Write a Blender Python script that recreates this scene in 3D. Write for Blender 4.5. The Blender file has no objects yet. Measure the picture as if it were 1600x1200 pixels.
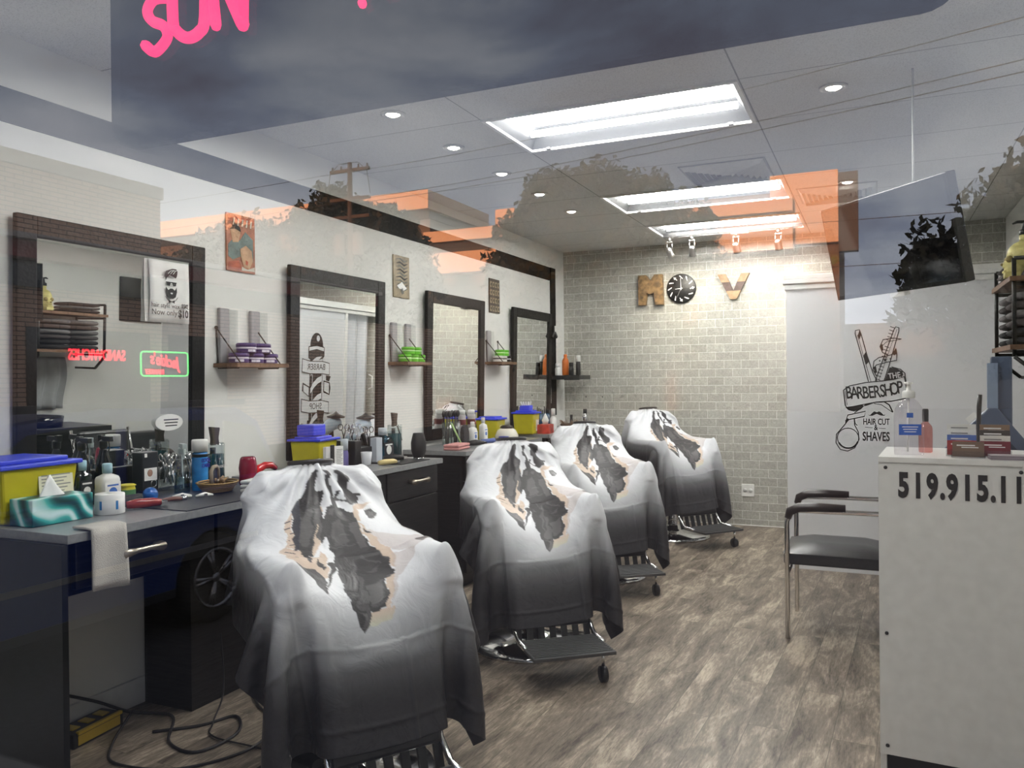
import bpy, bmesh, math, random
import numpy as np
from math import sin, cos, pi, radians, atan2, sqrt
from mathutils import Vector, Matrix, Euler
random.seed(7)
scn = bpy.context.scene
COL = scn.collection

# ---------------------------------------------------------------- camera
cam_d = bpy.data.cameras.new('camera'); cam = bpy.data.objects.new('camera', cam_d); COL.objects.link(cam)
YAW, PIT, ROL, FPX = 0.4237, -0.0052, -0.0101, 1266.35
fw = Vector((-sin(YAW)*cos(PIT), cos(YAW)*cos(PIT), sin(PIT)))
rt = Vector((cos(YAW), sin(YAW), 0)); up = rt.cross(fw)
rt2 = rt*cos(ROL)+up*sin(ROL); up2 = -rt*sin(ROL)+up*cos(ROL)
M = Matrix((rt2, up2, -fw)).transposed().to_4x4(); M.translation = Vector((0, 0, 1.345))
cam.matrix_world = M
cam_d.sensor_fit = 'HORIZONTAL'; cam_d.sensor_width = 36; cam_d.lens = 36*FPX/1600; cam_d.clip_start = 0.02; cam_d.clip_end = 400
scn.camera = cam
# ---------------------------------------------------------------- view
vs = scn.view_settings
vs.view_transform = 'Standard'; vs.look = 'None'; vs.gamma = 1; vs.exposure = 0.36; vs.use_curve_mapping = False
# ---------------------------------------------------------------- world : cloudy dusk sky, warm glow behind the shop (+y)
w = bpy.data.worlds.new('dusk_sky'); scn.world = w; w.use_nodes = True
nt = w.node_tree; nt.nodes.clear(); N = nt.nodes.new; L = nt.links.new
out = N('ShaderNodeOutputWorld'); bg = N('ShaderNodeBackground'); L(bg.outputs[0], out.inputs[0])
tc = N('ShaderNodeTexCoord'); mp = N('ShaderNodeMapping'); mp.inputs['Scale'].default_value = (1.0, 1.0, 2.6); L(tc.outputs['Generated'], mp.inputs[0])
n1 = N('ShaderNodeTexNoise'); n1.inputs['Scale'].default_value = 2.6; n1.inputs['Detail'].default_value = 7; n1.inputs['Roughness'].default_value = .55; n1.inputs['Distortion'].default_value = .5; L(mp.outputs[0], n1.inputs[0])
r1 = N('ShaderNodeValToRGB'); L(n1.outputs['Fac'], r1.inputs[0])
cr = r1.color_ramp; cr.elements[0].position = .33; cr.elements[0].color = (.31, .31, .41, 1); cr.elements[1].position = .68; cr.elements[1].color = (.86, .89, 1.0, 1)
e = cr.elements.new(.47); e.color = (.44, .49, .65, 1)
e = cr.elements.new(.56); e.color = (.64, .69, .82, 1)
sx = N('ShaderNodeSeparateXYZ'); L(tc.outputs['Generated'], sx.inputs[0])
# paler towards the horizon
hz = N('ShaderNodeMapRange'); hz.inputs['From Min'].default_value = .0; hz.inputs['From Max'].default_value = .40; hz.inputs['To Min'].default_value = 1.35; hz.inputs['To Max'].default_value = .64; L(sx.outputs['Z'], hz.inputs['Value'])
ml = N('ShaderNodeVectorMath'); ml.operation = 'SCALE'; L(r1.outputs[0], ml.inputs[0]); L(hz.outputs[0], ml.inputs['Scale'])
gl = N('ShaderNodeMapRange'); gl.inputs['From Min'].default_value = .1; gl.inputs['From Max'].default_value = .9; L(sx.outputs['Y'], gl.inputs['Value'])
mx = N('ShaderNodeMix'); mx.data_type = 'RGBA'; L(gl.outputs[0], mx.inputs[0]); L(ml.outputs[0], mx.inputs['A']); mx.inputs['B'].default_value = (2.2, 1.55, 1.1, 1)
L(mx.outputs['Result'], bg.inputs['Color']); bg.inputs['Strength'].default_value = 1.0
# ---------------------------------------------------------------- low evening sun from behind the shop, lights the far side of the street
sd = bpy.data.lights.new('evening_sun', 'SUN'); sd.energy = 8.5; sd.color = (1, .36, .12); sd.angle = .01
so = bpy.data.objects.new('evening_sun', sd); COL.objects.link(so); so.rotation_euler = Vector((.12, -1, -.05)).to_track_quat('-Z', 'Y').to_euler()

# ================================================================ helpers
def _nm(o, name):
    o.name = name
    return o
def tag(o, label=None, cat=None, group=None, kind=None):
    if label: o['label'] = label
    if cat: o['category'] = cat
    if group: o['group'] = group
    if kind: o['kind'] = kind
    return o
def empty(name, loc=(0, 0, 0), rz=0, label=None, cat=None, group=None, rot=None):
    o = bpy.data.objects.new(name, None); COL.objects.link(o); o.empty_display_size = .05
    o.location = loc; o.rotation_euler = rot if rot else (0, 0, rz)
    return tag(o, label, cat, group)
MATS = {}
def mat(name, col=(.8, .8, .8), rough=.5, metal=0, emit=None, es=1, alpha=None, bump=None, spec=.5, var=None, coat=0):
    if name in MATS: return MATS[name]
    m = bpy.data.materials.new(name); m.use_nodes = True; t = m.node_tree; b = t.nodes['Principled BSDF']
    b.inputs['Base Color'].default_value = (*col, 1); b.inputs['Roughness'].default_value = rough; b.inputs['Metallic'].default_value = metal
    b.inputs['Specular IOR Level'].default_value = spec; b.inputs['Coat Weight'].default_value = coat
    tcn = t.nodes.new('ShaderNodeTexCoord')
    if emit: b.inputs['Emission Color'].default_value = (*emit, 1); b.inputs['Emission Strength'].default_value = es
    if var is None and not emit: var = (25, .05)
    if var:
        n = t.nodes.new('ShaderNodeTexNoise'); n.inputs['Scale'].default_value = var[0]; n.inputs['Detail'].default_value = 3; t.links.new(tcn.outputs['Object'], n.inputs[0])
        r = t.nodes.new('ShaderNodeMapRange'); r.inputs['From Min'].default_value = .3; r.inputs['From Max'].default_value = .7; r.inputs['To Min'].default_value = 1-var[1]; r.inputs['To Max'].default_value = 1+var[1]; t.links.new(n.outputs['Fac'], r.inputs['Value'])
        v = t.nodes.new('ShaderNodeVectorMath'); v.operation = 'SCALE'; v.inputs[0].default_value = col; t.links.new(r.outputs[0], v.inputs['Scale']); t.links.new(v.outputs[0], b.inputs['Base Color'])
    if bump:
        n = t.nodes.new('ShaderNodeTexNoise'); n.inputs['Scale'].default_value = bump[0]; n.inputs['Detail'].default_value = 4; t.links.new(tcn.outputs['Object'], n.inputs[0])
        bp = t.nodes.new('ShaderNodeBump'); bp.inputs['Strength'].default_value = bump[1]; bp.inputs['Distance'].default_value = bump[2] if len(bump) > 2 else .005
        t.links.new(n.outputs['Fac'], bp.inputs['Height']); t.links.new(bp.outputs[0], b.inputs['Normal'])
    MATS[name] = m; return m
def glassy(name, tint=(.9, .95, .95), refl=.08, rough=0.0, col=(1, 1, 1)):
    if name in MATS: return MATS[name]
    m = bpy.data.materials.new(name); m.use_nodes = True; t = m.node_tree; t.nodes.clear()
    o = t.nodes.new('ShaderNodeOutputMaterial'); a = t.nodes.new('ShaderNodeBsdfTransparent'); g = t.nodes.new('ShaderNodeBsdfGlossy'); x = t.nodes.new('ShaderNodeMixShader')
    a.inputs[0].default_value = (*tint, 1); g.inputs['Color'].default_value = (*col, 1); g.inputs['Roughness'].default_value = rough
    lw = t.nodes.new('ShaderNodeLayerWeight'); lw.inputs[0].default_value = .3
    r = t.nodes.new('ShaderNodeMapRange'); r.inputs['To Min'].default_value = refl; r.inputs['To Max'].default_value = min(1, refl+.5); t.links.new(lw.outputs['Facing'], r.inputs['Value'])
    p = t.nodes.new('ShaderNodeMath'); p.operation = 'POWER'; p.inputs[1].default_value = 3; t.links.new(lw.outputs['Facing'], p.inputs[0]); t.links.new(p.outputs[0], r.inputs['Value'])
    t.links.new(r.outputs[0], x.inputs[0]); t.links.new(a.outputs[0], x.inputs[1]); t.links.new(g.outputs[0], x.inputs[2]); t.links.new(x.outputs[0], o.inputs[0])
    MATS[name] = m; return m

class MB:
    "mesh builder: collects shapes, several material slots"
    def __init__(s): s.v = []; s.f = []; s.m = []; s.sm = []
    def add(s, vs, fs, mi=0, smooth=False, T=None):
        b = len(s.v)
        for p in vs: s.v.append(tuple(T @ Vector(p)) if T is not None else tuple(p))
        for f in fs: s.f.append([i+b for i in f]); s.m.append(mi); s.sm.append(smooth)
        return s
    def box(s, c, d, mi=0, T=None, rz=0, ry=0, rx=0):
        x, y, z = d[0]/2, d[1]/2, d[2]/2
        R = Matrix.Translation(c) @ Euler((rx, ry, rz)).to_matrix().to_4x4()
        if T is not None: R = T @ R
        vs = [(sx*x, sy*y, sz*z) for sx in (-1, 1) for sy in (-1, 1) for sz in (-1, 1)]
        return s.add(vs, [(0, 1, 3, 2), (4, 6, 7, 5), (0, 4, 5, 1), (2, 3, 7, 6), (0, 2, 6, 4), (1, 5, 7, 3)], mi, False, R)
    def bb(s, x0, x1, y0, y1, z0, z1, mi=0, T=None): return s.box(((x0+x1)/2, (y0+y1)/2, (z0+z1)/2), (abs(x1-x0), abs(y1-y0), abs(z1-z0)), mi, T)
    def lathe(s, prof, n=24, mi=0, T=None, smooth=True, c=(0, 0, 0), sc=(1, 1)):
        vs = []; fs = []
        for r, z in prof:
            for i in range(n):
                a = 2*pi*i/n; vs.append((c[0]+r*cos(a)*sc[0], c[1]+r*sin(a)*sc[1], c[2]+z))
        for k in range(len(prof)-1):
            for i in range(n):
                j = (i+1) % n; fs.append((k*n+i, k*n+j, (k+1)*n+j, (k+1)*n+i))
        if prof[0][0] > 1e-5: fs.append(tuple(reversed(range(n))))
        if prof[-1][0] > 1e-5: fs.append(tuple((len(prof)-1)*n+i for i in range(n)))
        return s.add(vs, fs, mi, smooth, T)
    def cyl(s, p0, p1, r, r2=None, n=16, mi=0, T=None, smooth=True):
        p0 = Vector(p0); p1 = Vector(p1); d = p1-p0; l = d.length
        Q = Matrix.Translation(p0) @ d.to_track_quat('Z', 'Y').to_matrix().to_4x4()
        if T is not None: Q = T @ Q
        r2 = r if r2 is None else r2
        return s.lathe([(r, 0), (r2, l)], n, mi, Q, smooth)
    def tube(s, pts, r, n=8, mi=0, T=None, closed=False):
        P = [Vector(p) for p in pts]; m = len(P); vs = []; fs = []; prev = None
        for i, p in enumerate(P):
            a = P[(i+1) % m] if (closed or i < m-1) else P[i]; b = P[i-1] if (closed or i > 0) else P[i]
            d = (a-b).normalized() if (a-b).length > 1e-9 else Vector((0, 0, 1))
            if prev is None: u_ = d.orthogonal().normalized()
            else:
                u_ = prev-d*prev.dot(d); u_ = u_.normalized() if u_.length > 1e-6 else d.orthogonal().normalized()
            prev = u_; w_ = d.cross(u_); rr = r[i] if isinstance(r, (list, tuple)) else r
            for k in range(n): ang = 2*pi*k/n; vs.append(p+u_*cos(ang)*rr+w_*sin(ang)*rr)
        for i in range(m if closed else m-1):
            for k in range(n):
                k2 = (k+1) % n; i2 = (i+1) % m; fs.append((i*n+k, i*n+k2, i2*n+k2, i2*n+k))
        if not closed: fs.append(tuple(reversed(range(n)))); fs.append(tuple((m-1)*n+k for k in range(n)))
        return s.add(vs, fs, mi, True, T)
    def sph(s, c, r, n=16, mi=0, T=None, sc=(1, 1, 1)):
        prof = [(max(1e-6, sin(pi*k/(n//2)))*1, -cos(pi*k/(n//2))) for k in range(n//2+1)]
        Q = Matrix.Translation(c) @ Matrix.Diagonal((r*sc[0], r*sc[1], r*sc[2], 1))
        if T is not None: Q = T @ Q
        return s.lathe(prof, n, mi, Q, True)
    def prism(s, poly, h, mi=0, T=None, z0=0):
        "poly in xy, extruded along z; concave ok via triangulation"
        from mathutils.geometry import tessellate_polygon
        n = len(poly); a = [(p[0], p[1], z0) for p in poly]; b = [(p[0], p[1], z0+h) for p in poly]
        tr = tessellate_polygon([[Vector(p) for p in a]])
        fs = [tuple(reversed(t)) for t in tr]+[tuple(i+n for i in t) for t in tr]+[(i, (i+1) % n, (i+1) % n+n, i+n) for i in range(n)]
        return s.add(a+b, fs, mi, False, T)
    def build(s, name, mats, parent=None, bevel=0, loc=None, rot=None, wn=False, kind=None):
        me = bpy.data.meshes.new(name); me.from_pydata(s.v, [], s.f)
        for m in (mats if isinstance(mats, (list, tuple)) else [mats]): me.materials.append(m)
        me.polygons.foreach_set('material_index', s.m); me.polygons.foreach_set('use_smooth', s.sm)
        bm = bmesh.new(); bm.from_mesh(me); bmesh.ops.recalc_face_normals(bm, faces=bm.faces); bm.to_mesh(me); bm.free()
        o = bpy.data.objects.new(name, me); COL.objects.link(o)
        if parent is not None: o.parent = parent
        if loc is not None: o.location = loc
        if rot is not None: o.rotation_euler = rot
        if bevel:
            b = o.modifiers.new('bevel', 'BEVEL'); b.width = bevel; b.segments = 2; b.limit_method = 'ANGLE'; b.angle_limit = radians(40)
        if kind: o['kind'] = kind
        return o
def text_mesh(body, size=.1, ext=.0015, sx=1, align='CENTER', bold=0, shear=0):
    cu = bpy.data.curves.new('t', 'FONT'); cu.body = body; cu.size = size; cu.extrude = ext; cu.align_x = align; cu.align_y = 'CENTER'; cu.offset = bold; cu.shear = shear; cu.resolution_u = 3
    o = bpy.data.objects.new('t', cu); COL.objects.link(o); bpy.context.view_layer.update()
    me = bpy.data.meshes.new_from_object(o.evaluated_get(bpy.context.evaluated_depsgraph_get()))
    bpy.data.objects.remove(o); vs = [(v.co.x*sx, v.co.y, v.co.z) for v in me.vertices]; fs = [tuple(p.vertices) for p in me.polygons]
    bpy.data.meshes.remove(me); return vs, fs
def addtext(mb, body, size, T, mi=0, **k):
    vs, fs = text_mesh(body, size, **k); mb.add(vs, fs, mi, False, T)
def facing(loc, nx, ny, roll=0, pitch=0):
    "matrix: local x = reading direction, local y = up, local z = normal (nx,ny)"
    n = Vector((nx, ny, 0)).normalized(); z = Vector((0, 0, 1)); x = z.cross(n)
    m = Matrix((x, z, n)).transposed().to_4x4()
    m = m @ Euler((pitch, 0, roll)).to_matrix().to_4x4(); m.translation = Vector(loc); return m
def copy_tree(o, parent=None):
    c = o.copy(); COL.objects.link(c)
    if parent is not None: c.parent = parent
    for ch in [x for x in bpy.data.objects if x.parent == o]: copy_tree(ch, c)
    return c
def stroke(mb, pts, wd, T, mi=0, h=.0015):
    "flat pen stroke in local xy"
    P = [Vector((p[0], p[1], 0)) for p in pts]; Lf = []; Rt = []
    for i, p in enumerate(P):
        a = P[min(i+1, len(P)-1)]; b = P[max(i-1, 0)]; d = (a-b).normalized(); q = Vector((-d.y, d.x, 0)); ww = (wd[i] if isinstance(wd, (list, tuple)) else wd)/2
        Lf.append(p+q*ww); Rt.append(p-q*ww)
    for i in range(len(P)-1):
        mb.prism([Lf[i].xy, Rt[i].xy, Rt[i+1].xy, Lf[i+1].xy], h, mi, T)

# ================================================================ materials of the setting
def nodes_mat(name, rough=.5, spec=.5):
    m = bpy.data.materials.new(name); m.use_nodes = True; t = m.node_tree; b = t.nodes['Principled BSDF']; b.inputs['Roughness'].default_value = rough; b.inputs['Specular IOR Level'].default_value = spec
    return m, t, b, t.nodes.new, t.links.new
def swz(t, a, b):
    "object coordinates reordered to a 2D plane"
    tcn = t.nodes.new('ShaderNodeTexCoord'); s = t.nodes.new('ShaderNodeSeparateXYZ'); c = t.nodes.new('ShaderNodeCombineXYZ')
    t.links.new(tcn.outputs['Object'], s.inputs[0]); t.links.new(s.outputs[a], c.inputs[0]); t.links.new(s.outputs[b], c.inputs[1]); return c, tcn
def brick_mat(name, a, b, bw, rh, mort, c1, c2, cm, rough, off=.5, bumpd=.002, mottle=(60, .12), rot=0, shift=(0, 0)):
    m, t, p, N, L = nodes_mat(name, rough)
    c, tcn = swz(t, a, b); mpn = N('ShaderNodeMapping'); mpn.inputs['Rotation'].default_value = (0, 0, rot); mpn.inputs['Location'].default_value = (*shift, 0); L(c.outputs[0], mpn.inputs[0])
    br = N('ShaderNodeTexBrick'); br.offset = off; br.inputs['Scale'].default_value = 1; br.inputs['Brick Width'].default_value = bw; br.inputs['Row Height'].default_value = rh; br.inputs['Mortar Size'].default_value = mort; br.inputs['Mortar Smooth'].default_value = .1; br.inputs['Bias'].default_value = 0
    br.inputs['Color1'].default_value = (*c1, 1); br.inputs['Color2'].default_value = (*c2, 1); br.inputs['Mortar'].default_value = (*cm, 1); L(mpn.outputs[0], br.inputs['Vector'])
    n = N('ShaderNodeTexNoise'); n.inputs['Scale'].default_value = mottle[0]; n.inputs['Detail'].default_value = 4; n.inputs['Distortion'].default_value = 1.5; L(tcn.outputs['Object'], n.inputs[0])
    r = N('ShaderNodeMapRange'); r.inputs['From Min'].default_value = .35; r.inputs['From Max'].default_value = .65; r.inputs['To Min'].default_value = 1-mottle[1]; r.inputs['To Max'].default_value = 1+mottle[1]; L(n.outputs['Fac'], r.inputs['Value'])
    v = N('ShaderNodeVectorMath'); v.operation = 'SCALE'; L(br.outputs['Color'], v.inputs[0]); L(r.outputs[0], v.inputs['Scale']); L(v.outputs[0], p.inputs['Base Color'])
    bp = N('ShaderNodeBump'); bp.inputs['Strength'].default_value = .6; bp.inputs['Distance'].default_value = bumpd; bp.invert = True; L(br.outputs['Fac'], bp.inputs['Height']); L(bp.outputs[0], p.inputs['Normal'])
    return m
M_tile = brick_mat('ceramic_brick_tile', 'X', 'Z', .153, .0762, .0022, (.36, .35, .31), (.43, .42, .38), (.68, .67, .63), .28, mottle=(45, .16), shift=(.06, .02))
M_wing = brick_mat('brown_brick', 'Y', 'Z', .40, .10, .010, (.40, .28, .215), (.50, .36, .28), (.10, .08, .07), .9, mottle=(3, .08), bumpd=.004)
M_street = brick_mat('street_brick', 'X', 'Z', 1.2, .4, .02, (.13, .11, .095), (.16, .13, .11), (.12, .10, .085), .9, mottle=(1, .1))  # darkened brick colour stands in for shadow on the walls below the parapets
def floor_mat():
    m, t, p, N, L = nodes_mat('vinyl_plank', .42, .35)
    c, tcn = swz(t, 'Y', 'X'); mpn = N('ShaderNodeMapping'); mpn.inputs['Rotation'].default_value = (0, 0, radians(-2.5)); L(c.outputs[0], mpn.inputs[0])
    br = N('ShaderNodeTexBrick'); br.offset = .37; br.offset_frequency = 2; br.inputs['Scale'].default_value = 1; br.inputs['Brick Width'].default_value = 1.22; br.inputs['Row Height'].default_value = .152; br.inputs['Mortar Size'].default_value = .0008; br.inputs['Bias'].default_value = 0
    br.inputs['Color1'].default_value = (0, 0, 0, 1); br.inputs['Color2'].default_value = (1, 1, 1, 1); br.inputs['Mortar'].default_value = (.3, .3, .3, 1); L(mpn.outputs[0], br.inputs['Vector'])
    # per plank shift of the grain
    sc = N('ShaderNodeVectorMath'); sc.operation = 'SCALE'; sc.inputs['Scale'].default_value = 9; L(br.outputs['Color'], sc.inputs[0])
    ad = N('ShaderNodeVectorMath'); ad.operation = 'ADD'; L(mpn.outputs[0], ad.inputs[0]); L(sc.outputs[0], ad.inputs[1])
    m1 = N('ShaderNodeMapping'); m1.inputs['Scale'].default_value = (1.5, 5.5, 1); L(ad.outputs[0], m1.inputs[0])
    n1 = N('ShaderNodeTexNoise'); n1.inputs['Scale'].default_value = 1.6; n1.inputs['Detail'].default_value = 8; n1.inputs['Roughness'].default_value = .62; n1.inputs['Distortion'].default_value = .8; L(m1.outputs[0], n1.inputs[0])
    m2 = N('ShaderNodeMapping'); m2.inputs['Scale'].default_value = (12, 75, 1); L(ad.outputs[0], m2.inputs[0])
    n2 = N('ShaderNodeTexNoise'); n2.inputs['Scale'].default_value = 1.5; n2.inputs['Detail'].default_value = 5; n2.inputs['Roughness'].default_value = .7; L(m2.outputs[0], n2.inputs[0])
    mxn = N('ShaderNodeMath'); mxn.operation = 'MULTIPLY_ADD'; mxn.inputs[1].default_value = .42; L(n2.outputs['Fac'], mxn.inputs[0])
    m3 = N('ShaderNodeMath'); m3.operation = 'MULTIPLY'; m3.inputs[1].default_value = .78; L(n1.outputs['Fac'], m3.inputs[0]); L(m3.outputs[0], mxn.inputs[2])
    r = N('ShaderNodeValToRGB'); L(mxn.outputs[0], r.inputs[0]); k = r.color_ramp
    k.elements[0].position = .44; k.elements[0].color = (.062, .046, .035, 1); k.elements[1].position = .78; k.elements[1].color = (.56, .465, .36, 1)
    q = k.elements.new(.52); q.color = (.145, .114, .088, 1); q = k.elements.new(.62); q.color = (.235, .192, .150, 1)
    sp = N('ShaderNodeSeparateColor'); L(br.outputs['Color'], sp.inputs[0])
    mr = N('ShaderNodeMapRange'); mr.inputs['To Min'].default_value = .86; mr.inputs['To Max'].default_value = 1.12; L(sp.outputs[0], mr.inputs['Value'])
    v = N('ShaderNodeVectorMath'); v.operation = 'SCALE'; L(r.outputs[0], v.inputs[0]); L(mr.outputs[0], v.inputs['Scale'])
    dk = N('ShaderNodeMix'); dk.data_type = 'RGBA'; L(br.outputs['Fac'], dk.inputs[0]); L(v.outputs[0], dk.inputs['A']); dk.inputs['B'].default_value = (.05, .04, .03, 1); L(dk.outputs['Result'], p.inputs['Base Color'])
    bp = N('ShaderNodeBump'); bp.inputs['Strength'].default_value = .15; bp.inputs['Distance'].default_value = .002; L(n2.outputs['Fac'], bp.inputs['Height']); L(bp.outputs[0], p.inputs['Normal'])
    return m
def ceil_mat():
    m, t, p, N, L = nodes_mat('ceiling_tiles', .9, .2)
    c, tcn = swz(t, 'X', 'Y'); mpn = N('ShaderNodeMapping'); mpn.inputs['Location'].default_value = (1.747+1.22*3, .74, 0); L(c.outputs[0], mpn.inputs[0])
    br = N('ShaderNodeTexBrick'); br.offset = 0; br.inputs['Scale'].default_value = 1; br.inputs['Brick Width'].default_value = 1.22; br.inputs['Row Height'].default_value = .61; br.inputs['Mortar Size'].default_value = .0035
    br.inputs['Color1'].default_value = (.62, .62, .60, 1); br.inputs['Color2'].default_value = (.64, .64, .62, 1); br.inputs['Mortar'].default_value = (.3, .3, .29, 1); L(mpn.outputs[0], br.inputs['Vector'])
    n = N('ShaderNodeTexNoise'); n.inputs['Scale'].default_value = 190; n.inputs['Detail'].default_value = 2; L(tcn.outputs['Object'], n.inputs[0])
    r = N('ShaderNodeMapRange'); r.inputs['From Min'].default_value = .38; r.inputs['From Max'].default_value = .46; r.inputs['To Min'].default_value = .80; r.inputs['To Max'].default_value = 1.0; L(n.outputs['Fac'], r.inputs['Value'])
    v = N('ShaderNodeVectorMath'); v.operation = 'SCALE'; L(br.outputs['Color'], v.inputs[0]); L(r.outputs[0], v.inputs['Scale']); L(v.outputs[0], p.inputs['Base Color'])
    return m
def laminate_mat():
    m, t, p, N, L = nodes_mat('dark_laminate', .32, .35)
    tcn = N('ShaderNodeTexCoord'); mpn = N('ShaderNodeMapping'); mpn.inputs['Scale'].default_value = (3, 3, 60); L(tcn.outputs['Object'], mpn.inputs[0])
    n = N('ShaderNodeTexNoise'); n.inputs['Scale'].default_value = 2; n.inputs['Detail'].default_value = 6; L(mpn.outputs[0], n.inputs[0])
    r = N('ShaderNodeValToRGB'); L(n.outputs['Fac'], r.inputs[0]); r.color_ramp.elements[0].position = .35; r.color_ramp.elements[0].color = (.005, .005, .005, 1); r.color_ramp.elements[1].position = .7; r.color_ramp.elements[1].color = (.017, .016, .016, 1); L(r.outputs[0], p.inputs['Base Color'])
    return m
def frame_mat():
    m, t, p, N, L = nodes_mat('embossed_black_frame', .45, .25)
    tcn = N('ShaderNodeTexCoord'); p.inputs['Base Color'].default_value = (.008, .007, .007, 1)
    n = N('ShaderNodeTexVoronoi'); n.inputs['Scale'].default_value = 75; L(tcn.outputs['Object'], n.inputs[0])
    bp = N('ShaderNodeBump'); bp.inputs['Strength'].default_value = .5; bp.inputs['Distance'].default_value = .0015; L(n.outputs['Distance'], bp.inputs['Height']); L(bp.outputs[0], p.inputs['Normal'])
    return m
M_floor = floor_mat(); M_ceil = ceil_mat(); M_lam = laminate_mat(); M_frame = frame_mat()
M_wall = mat('painted_white_wall', (.74, .74, .71), .75, bump=(220, .08, .001), var=(4, .02))
M_white = mat('white_gloss', (.78, .78, .75), .35)
M_trimw = mat('white_trim', (.76, .76, .74), .4)
M_band = mat('black_band_paint', (.006, .006, .007), .6, spec=.2)
M_steel = mat('brushed_steel', (.55, .54, .52), .3, 1)
M_chrome = mat('chrome', (.8, .8, .8), .08, 1)
M_black = mat('black_plastic', (.015, .015, .016), .35)
M_blackm = mat('black_metal', (.012, .012, .012), .4)
M_vinyl = mat('black_vinyl', (.022, .022, .024), .33, bump=(80, .2, .002))
M_mirror = mat('silvered_mirror', (.93, .95, .94), .0, 1, var=(1, .001))
M_wood = mat('shelf_wood', (.16, .085, .045), .5, var=(30, .25))
M_rope = mat('black_rope', (.03, .022, .018), .8)
M_conc = mat('asphalt', (.035, .035, .04), .9, var=(30, .3))
M_ppaper = mat('white_paper', (.82, .82, .80), .6)
M_ink = mat('black_ink', (.015, .015, .016), .6)
M_count = mat('grey_worktop', (.23, .235, .24), .28, var=(60, .12))
M_mat = brick_mat('ribbed_rubber_mat', 'X', 'Y', .4, .008, .0022, (.03, .031, .034), (.034, .035, .038), (.008, .008, .009), .5, off=0, bumpd=.002)
M_tubeE = mat('lit_tube', (1, 1, 1), .5, emit=(1, .985, .95), es=68)
M_lensE = mat('lit_lens', (1, 1, 1), .5, emit=(1, .93, .82), es=16)

XW, YB, H = -2.847, 7.587, 2.607
YG = .6       # window plane
XR = .95      # right wall
BX, BY, BH = -.583, 6.0, 2.046    # closet partition

# ================================================================ setting
def struct(name, mb, m, **k): return mb.build(name, m, kind='structure', **k)
struct('floor', MB().bb(XW-.1, XR+.1, YG-.05, YB+.1, -.12, 0), M_floor)
LX, LW, LD = -1.722, 1.17, .575
LIGHTS = [1.72, 3.545, 5.39, 6.60]  # first fitting is out of view, added to brighten the front of the shop
# ceiling with openings for the light fittings
mb = MB(); xs = [XW, LX, LX+LW, XR]; ys = [YG]
for y in LIGHTS: ys += [y, y+LD]
ys.append(YB)
for i in range(3):
    for j in range(len(ys)-1):
        if i == 1 and j % 2 == 1: continue
        mb.add([(xs[i], ys[j], H), (xs[i+1], ys[j], H), (xs[i+1], ys[j+1], H), (xs[i], ys[j+1], H)], [(0, 1, 2, 3)])
struct('ceiling', mb, M_ceil)
struct('wall_left', MB().bb(XW-.12, XW, YG-.05, YB+.1, 0, H+.3), M_wall)
struct('wall_back', MB().bb(XW, XR, YB, YB+.12, 0, H+.3), M_tile)
struct('wall_right', MB().bb(XR, XR+.12, YG-.05, YB+.1, 0, H+.3), M_wall)
# front wall: parapet above the shop window, low kerb, returns
M_ext = mat('exterior_stucco', (.4, .38, .35), .9)
mb = MB(); mb.bb(-16, 14, YG-.15, YG+.05, H-.05, 5.0).bb(-16, XW, YG-.15, YG+.05, -.5, H).bb(XR, 14, YG-.15, YG+.05, -.5, H).bb(XW, XR, YG-.04, YG+.04, -.5, .06)
struct('wall_front', mb, M_ext)
struct('trim_1', MB().bb(-16, 14, YG+.05, 14, 4.2, 4.3), M_ext)          # roof slab
# closet partition in the back right corner
mb = MB(); mb.bb(BX, XR, BY, BY+.1, 0, BH-.03).bb(BX, BX+.1, BY+.1, 7.0, 0, BH-.03).bb(BX, BX+.1, 7.0, YB, 1.985, BH-.03)
struct('wall_partition', mb, mat('partition_white', (.68, .69, .71), .3, var=(2, .015)))
mb = MB(); mb.bb(BX-.012, XR, BY-.012, BY+.1, BH-.09, BH-.055).bb(BX-.022, XR, BY-.022, BY+.1, BH-.05, BH-.02).bb(BX-.016, XR, BY-.016, BY+.1, BH-.02, BH+.012)
mb.bb(BX-.012, BX+.1, BY+.1, YB, BH-.09, BH-.055).bb(BX-.022, BX+.1, BY+.1, YB, BH-.05, BH+.012).bb(BX-.01, BX, 6.95, 7.0, 0, BH-.09)
struct('trim_2', mb, M_trimw, bevel=.004)
# folding door in the partition's left side
d1 = empty('door_1', (BX+.03, 7.0, 0)); d1['kind'] = 'structure'
mb = MB(); k = 6
for i in range(5):
    y0 = i*.096; x0 = .0 if i % 2 == 0 else .045; x1 = .045 if i % 2 == 0 else .0
    mb.add([(x0, y0, .02), (x1, y0+.09, .02), (x1, y0+.09, 1.975), (x0, y0, 1.975), (x0+.008, y0, .02), (x1+.008, y0+.09, .02), (x1+.008, y0+.09, 1.975), (x0+.008, y0, 1.975)], [(0, 1, 2, 3), (7, 6, 5, 4), (0, 4, 5, 1), (3, 2, 6, 7), (0, 3, 7, 4), (1, 5, 6, 2)])
mb.build('folding_panel', mat('folding_door_pvc', (.66, .68, .72), .4), d1)
mb = MB(); mb.tube([(-.005, .45, 1.16), (-.05, .45, 1.18), (-.05, .45, 1.30), (-.005, .45, 1.32)], .008); mb.build('handle', M_white, d1)
struct('trim_3', MB().bb(XW, XW+.012, 7.213, 7.333, 1.0, 2.413), M_band)
struct('trim_4', MB().bb(XW, XW+.004, YG+.05, 7.203, 2.287, 2.413).bb(XW, XW+.004, 7.203, 7.2131, 2.29, 2.413), M_band)
struct('baseboard_left', MB().bb(XW, XW+.015, YG+.1, YB, .0, .11), M_trimw, bevel=.003)
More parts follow.
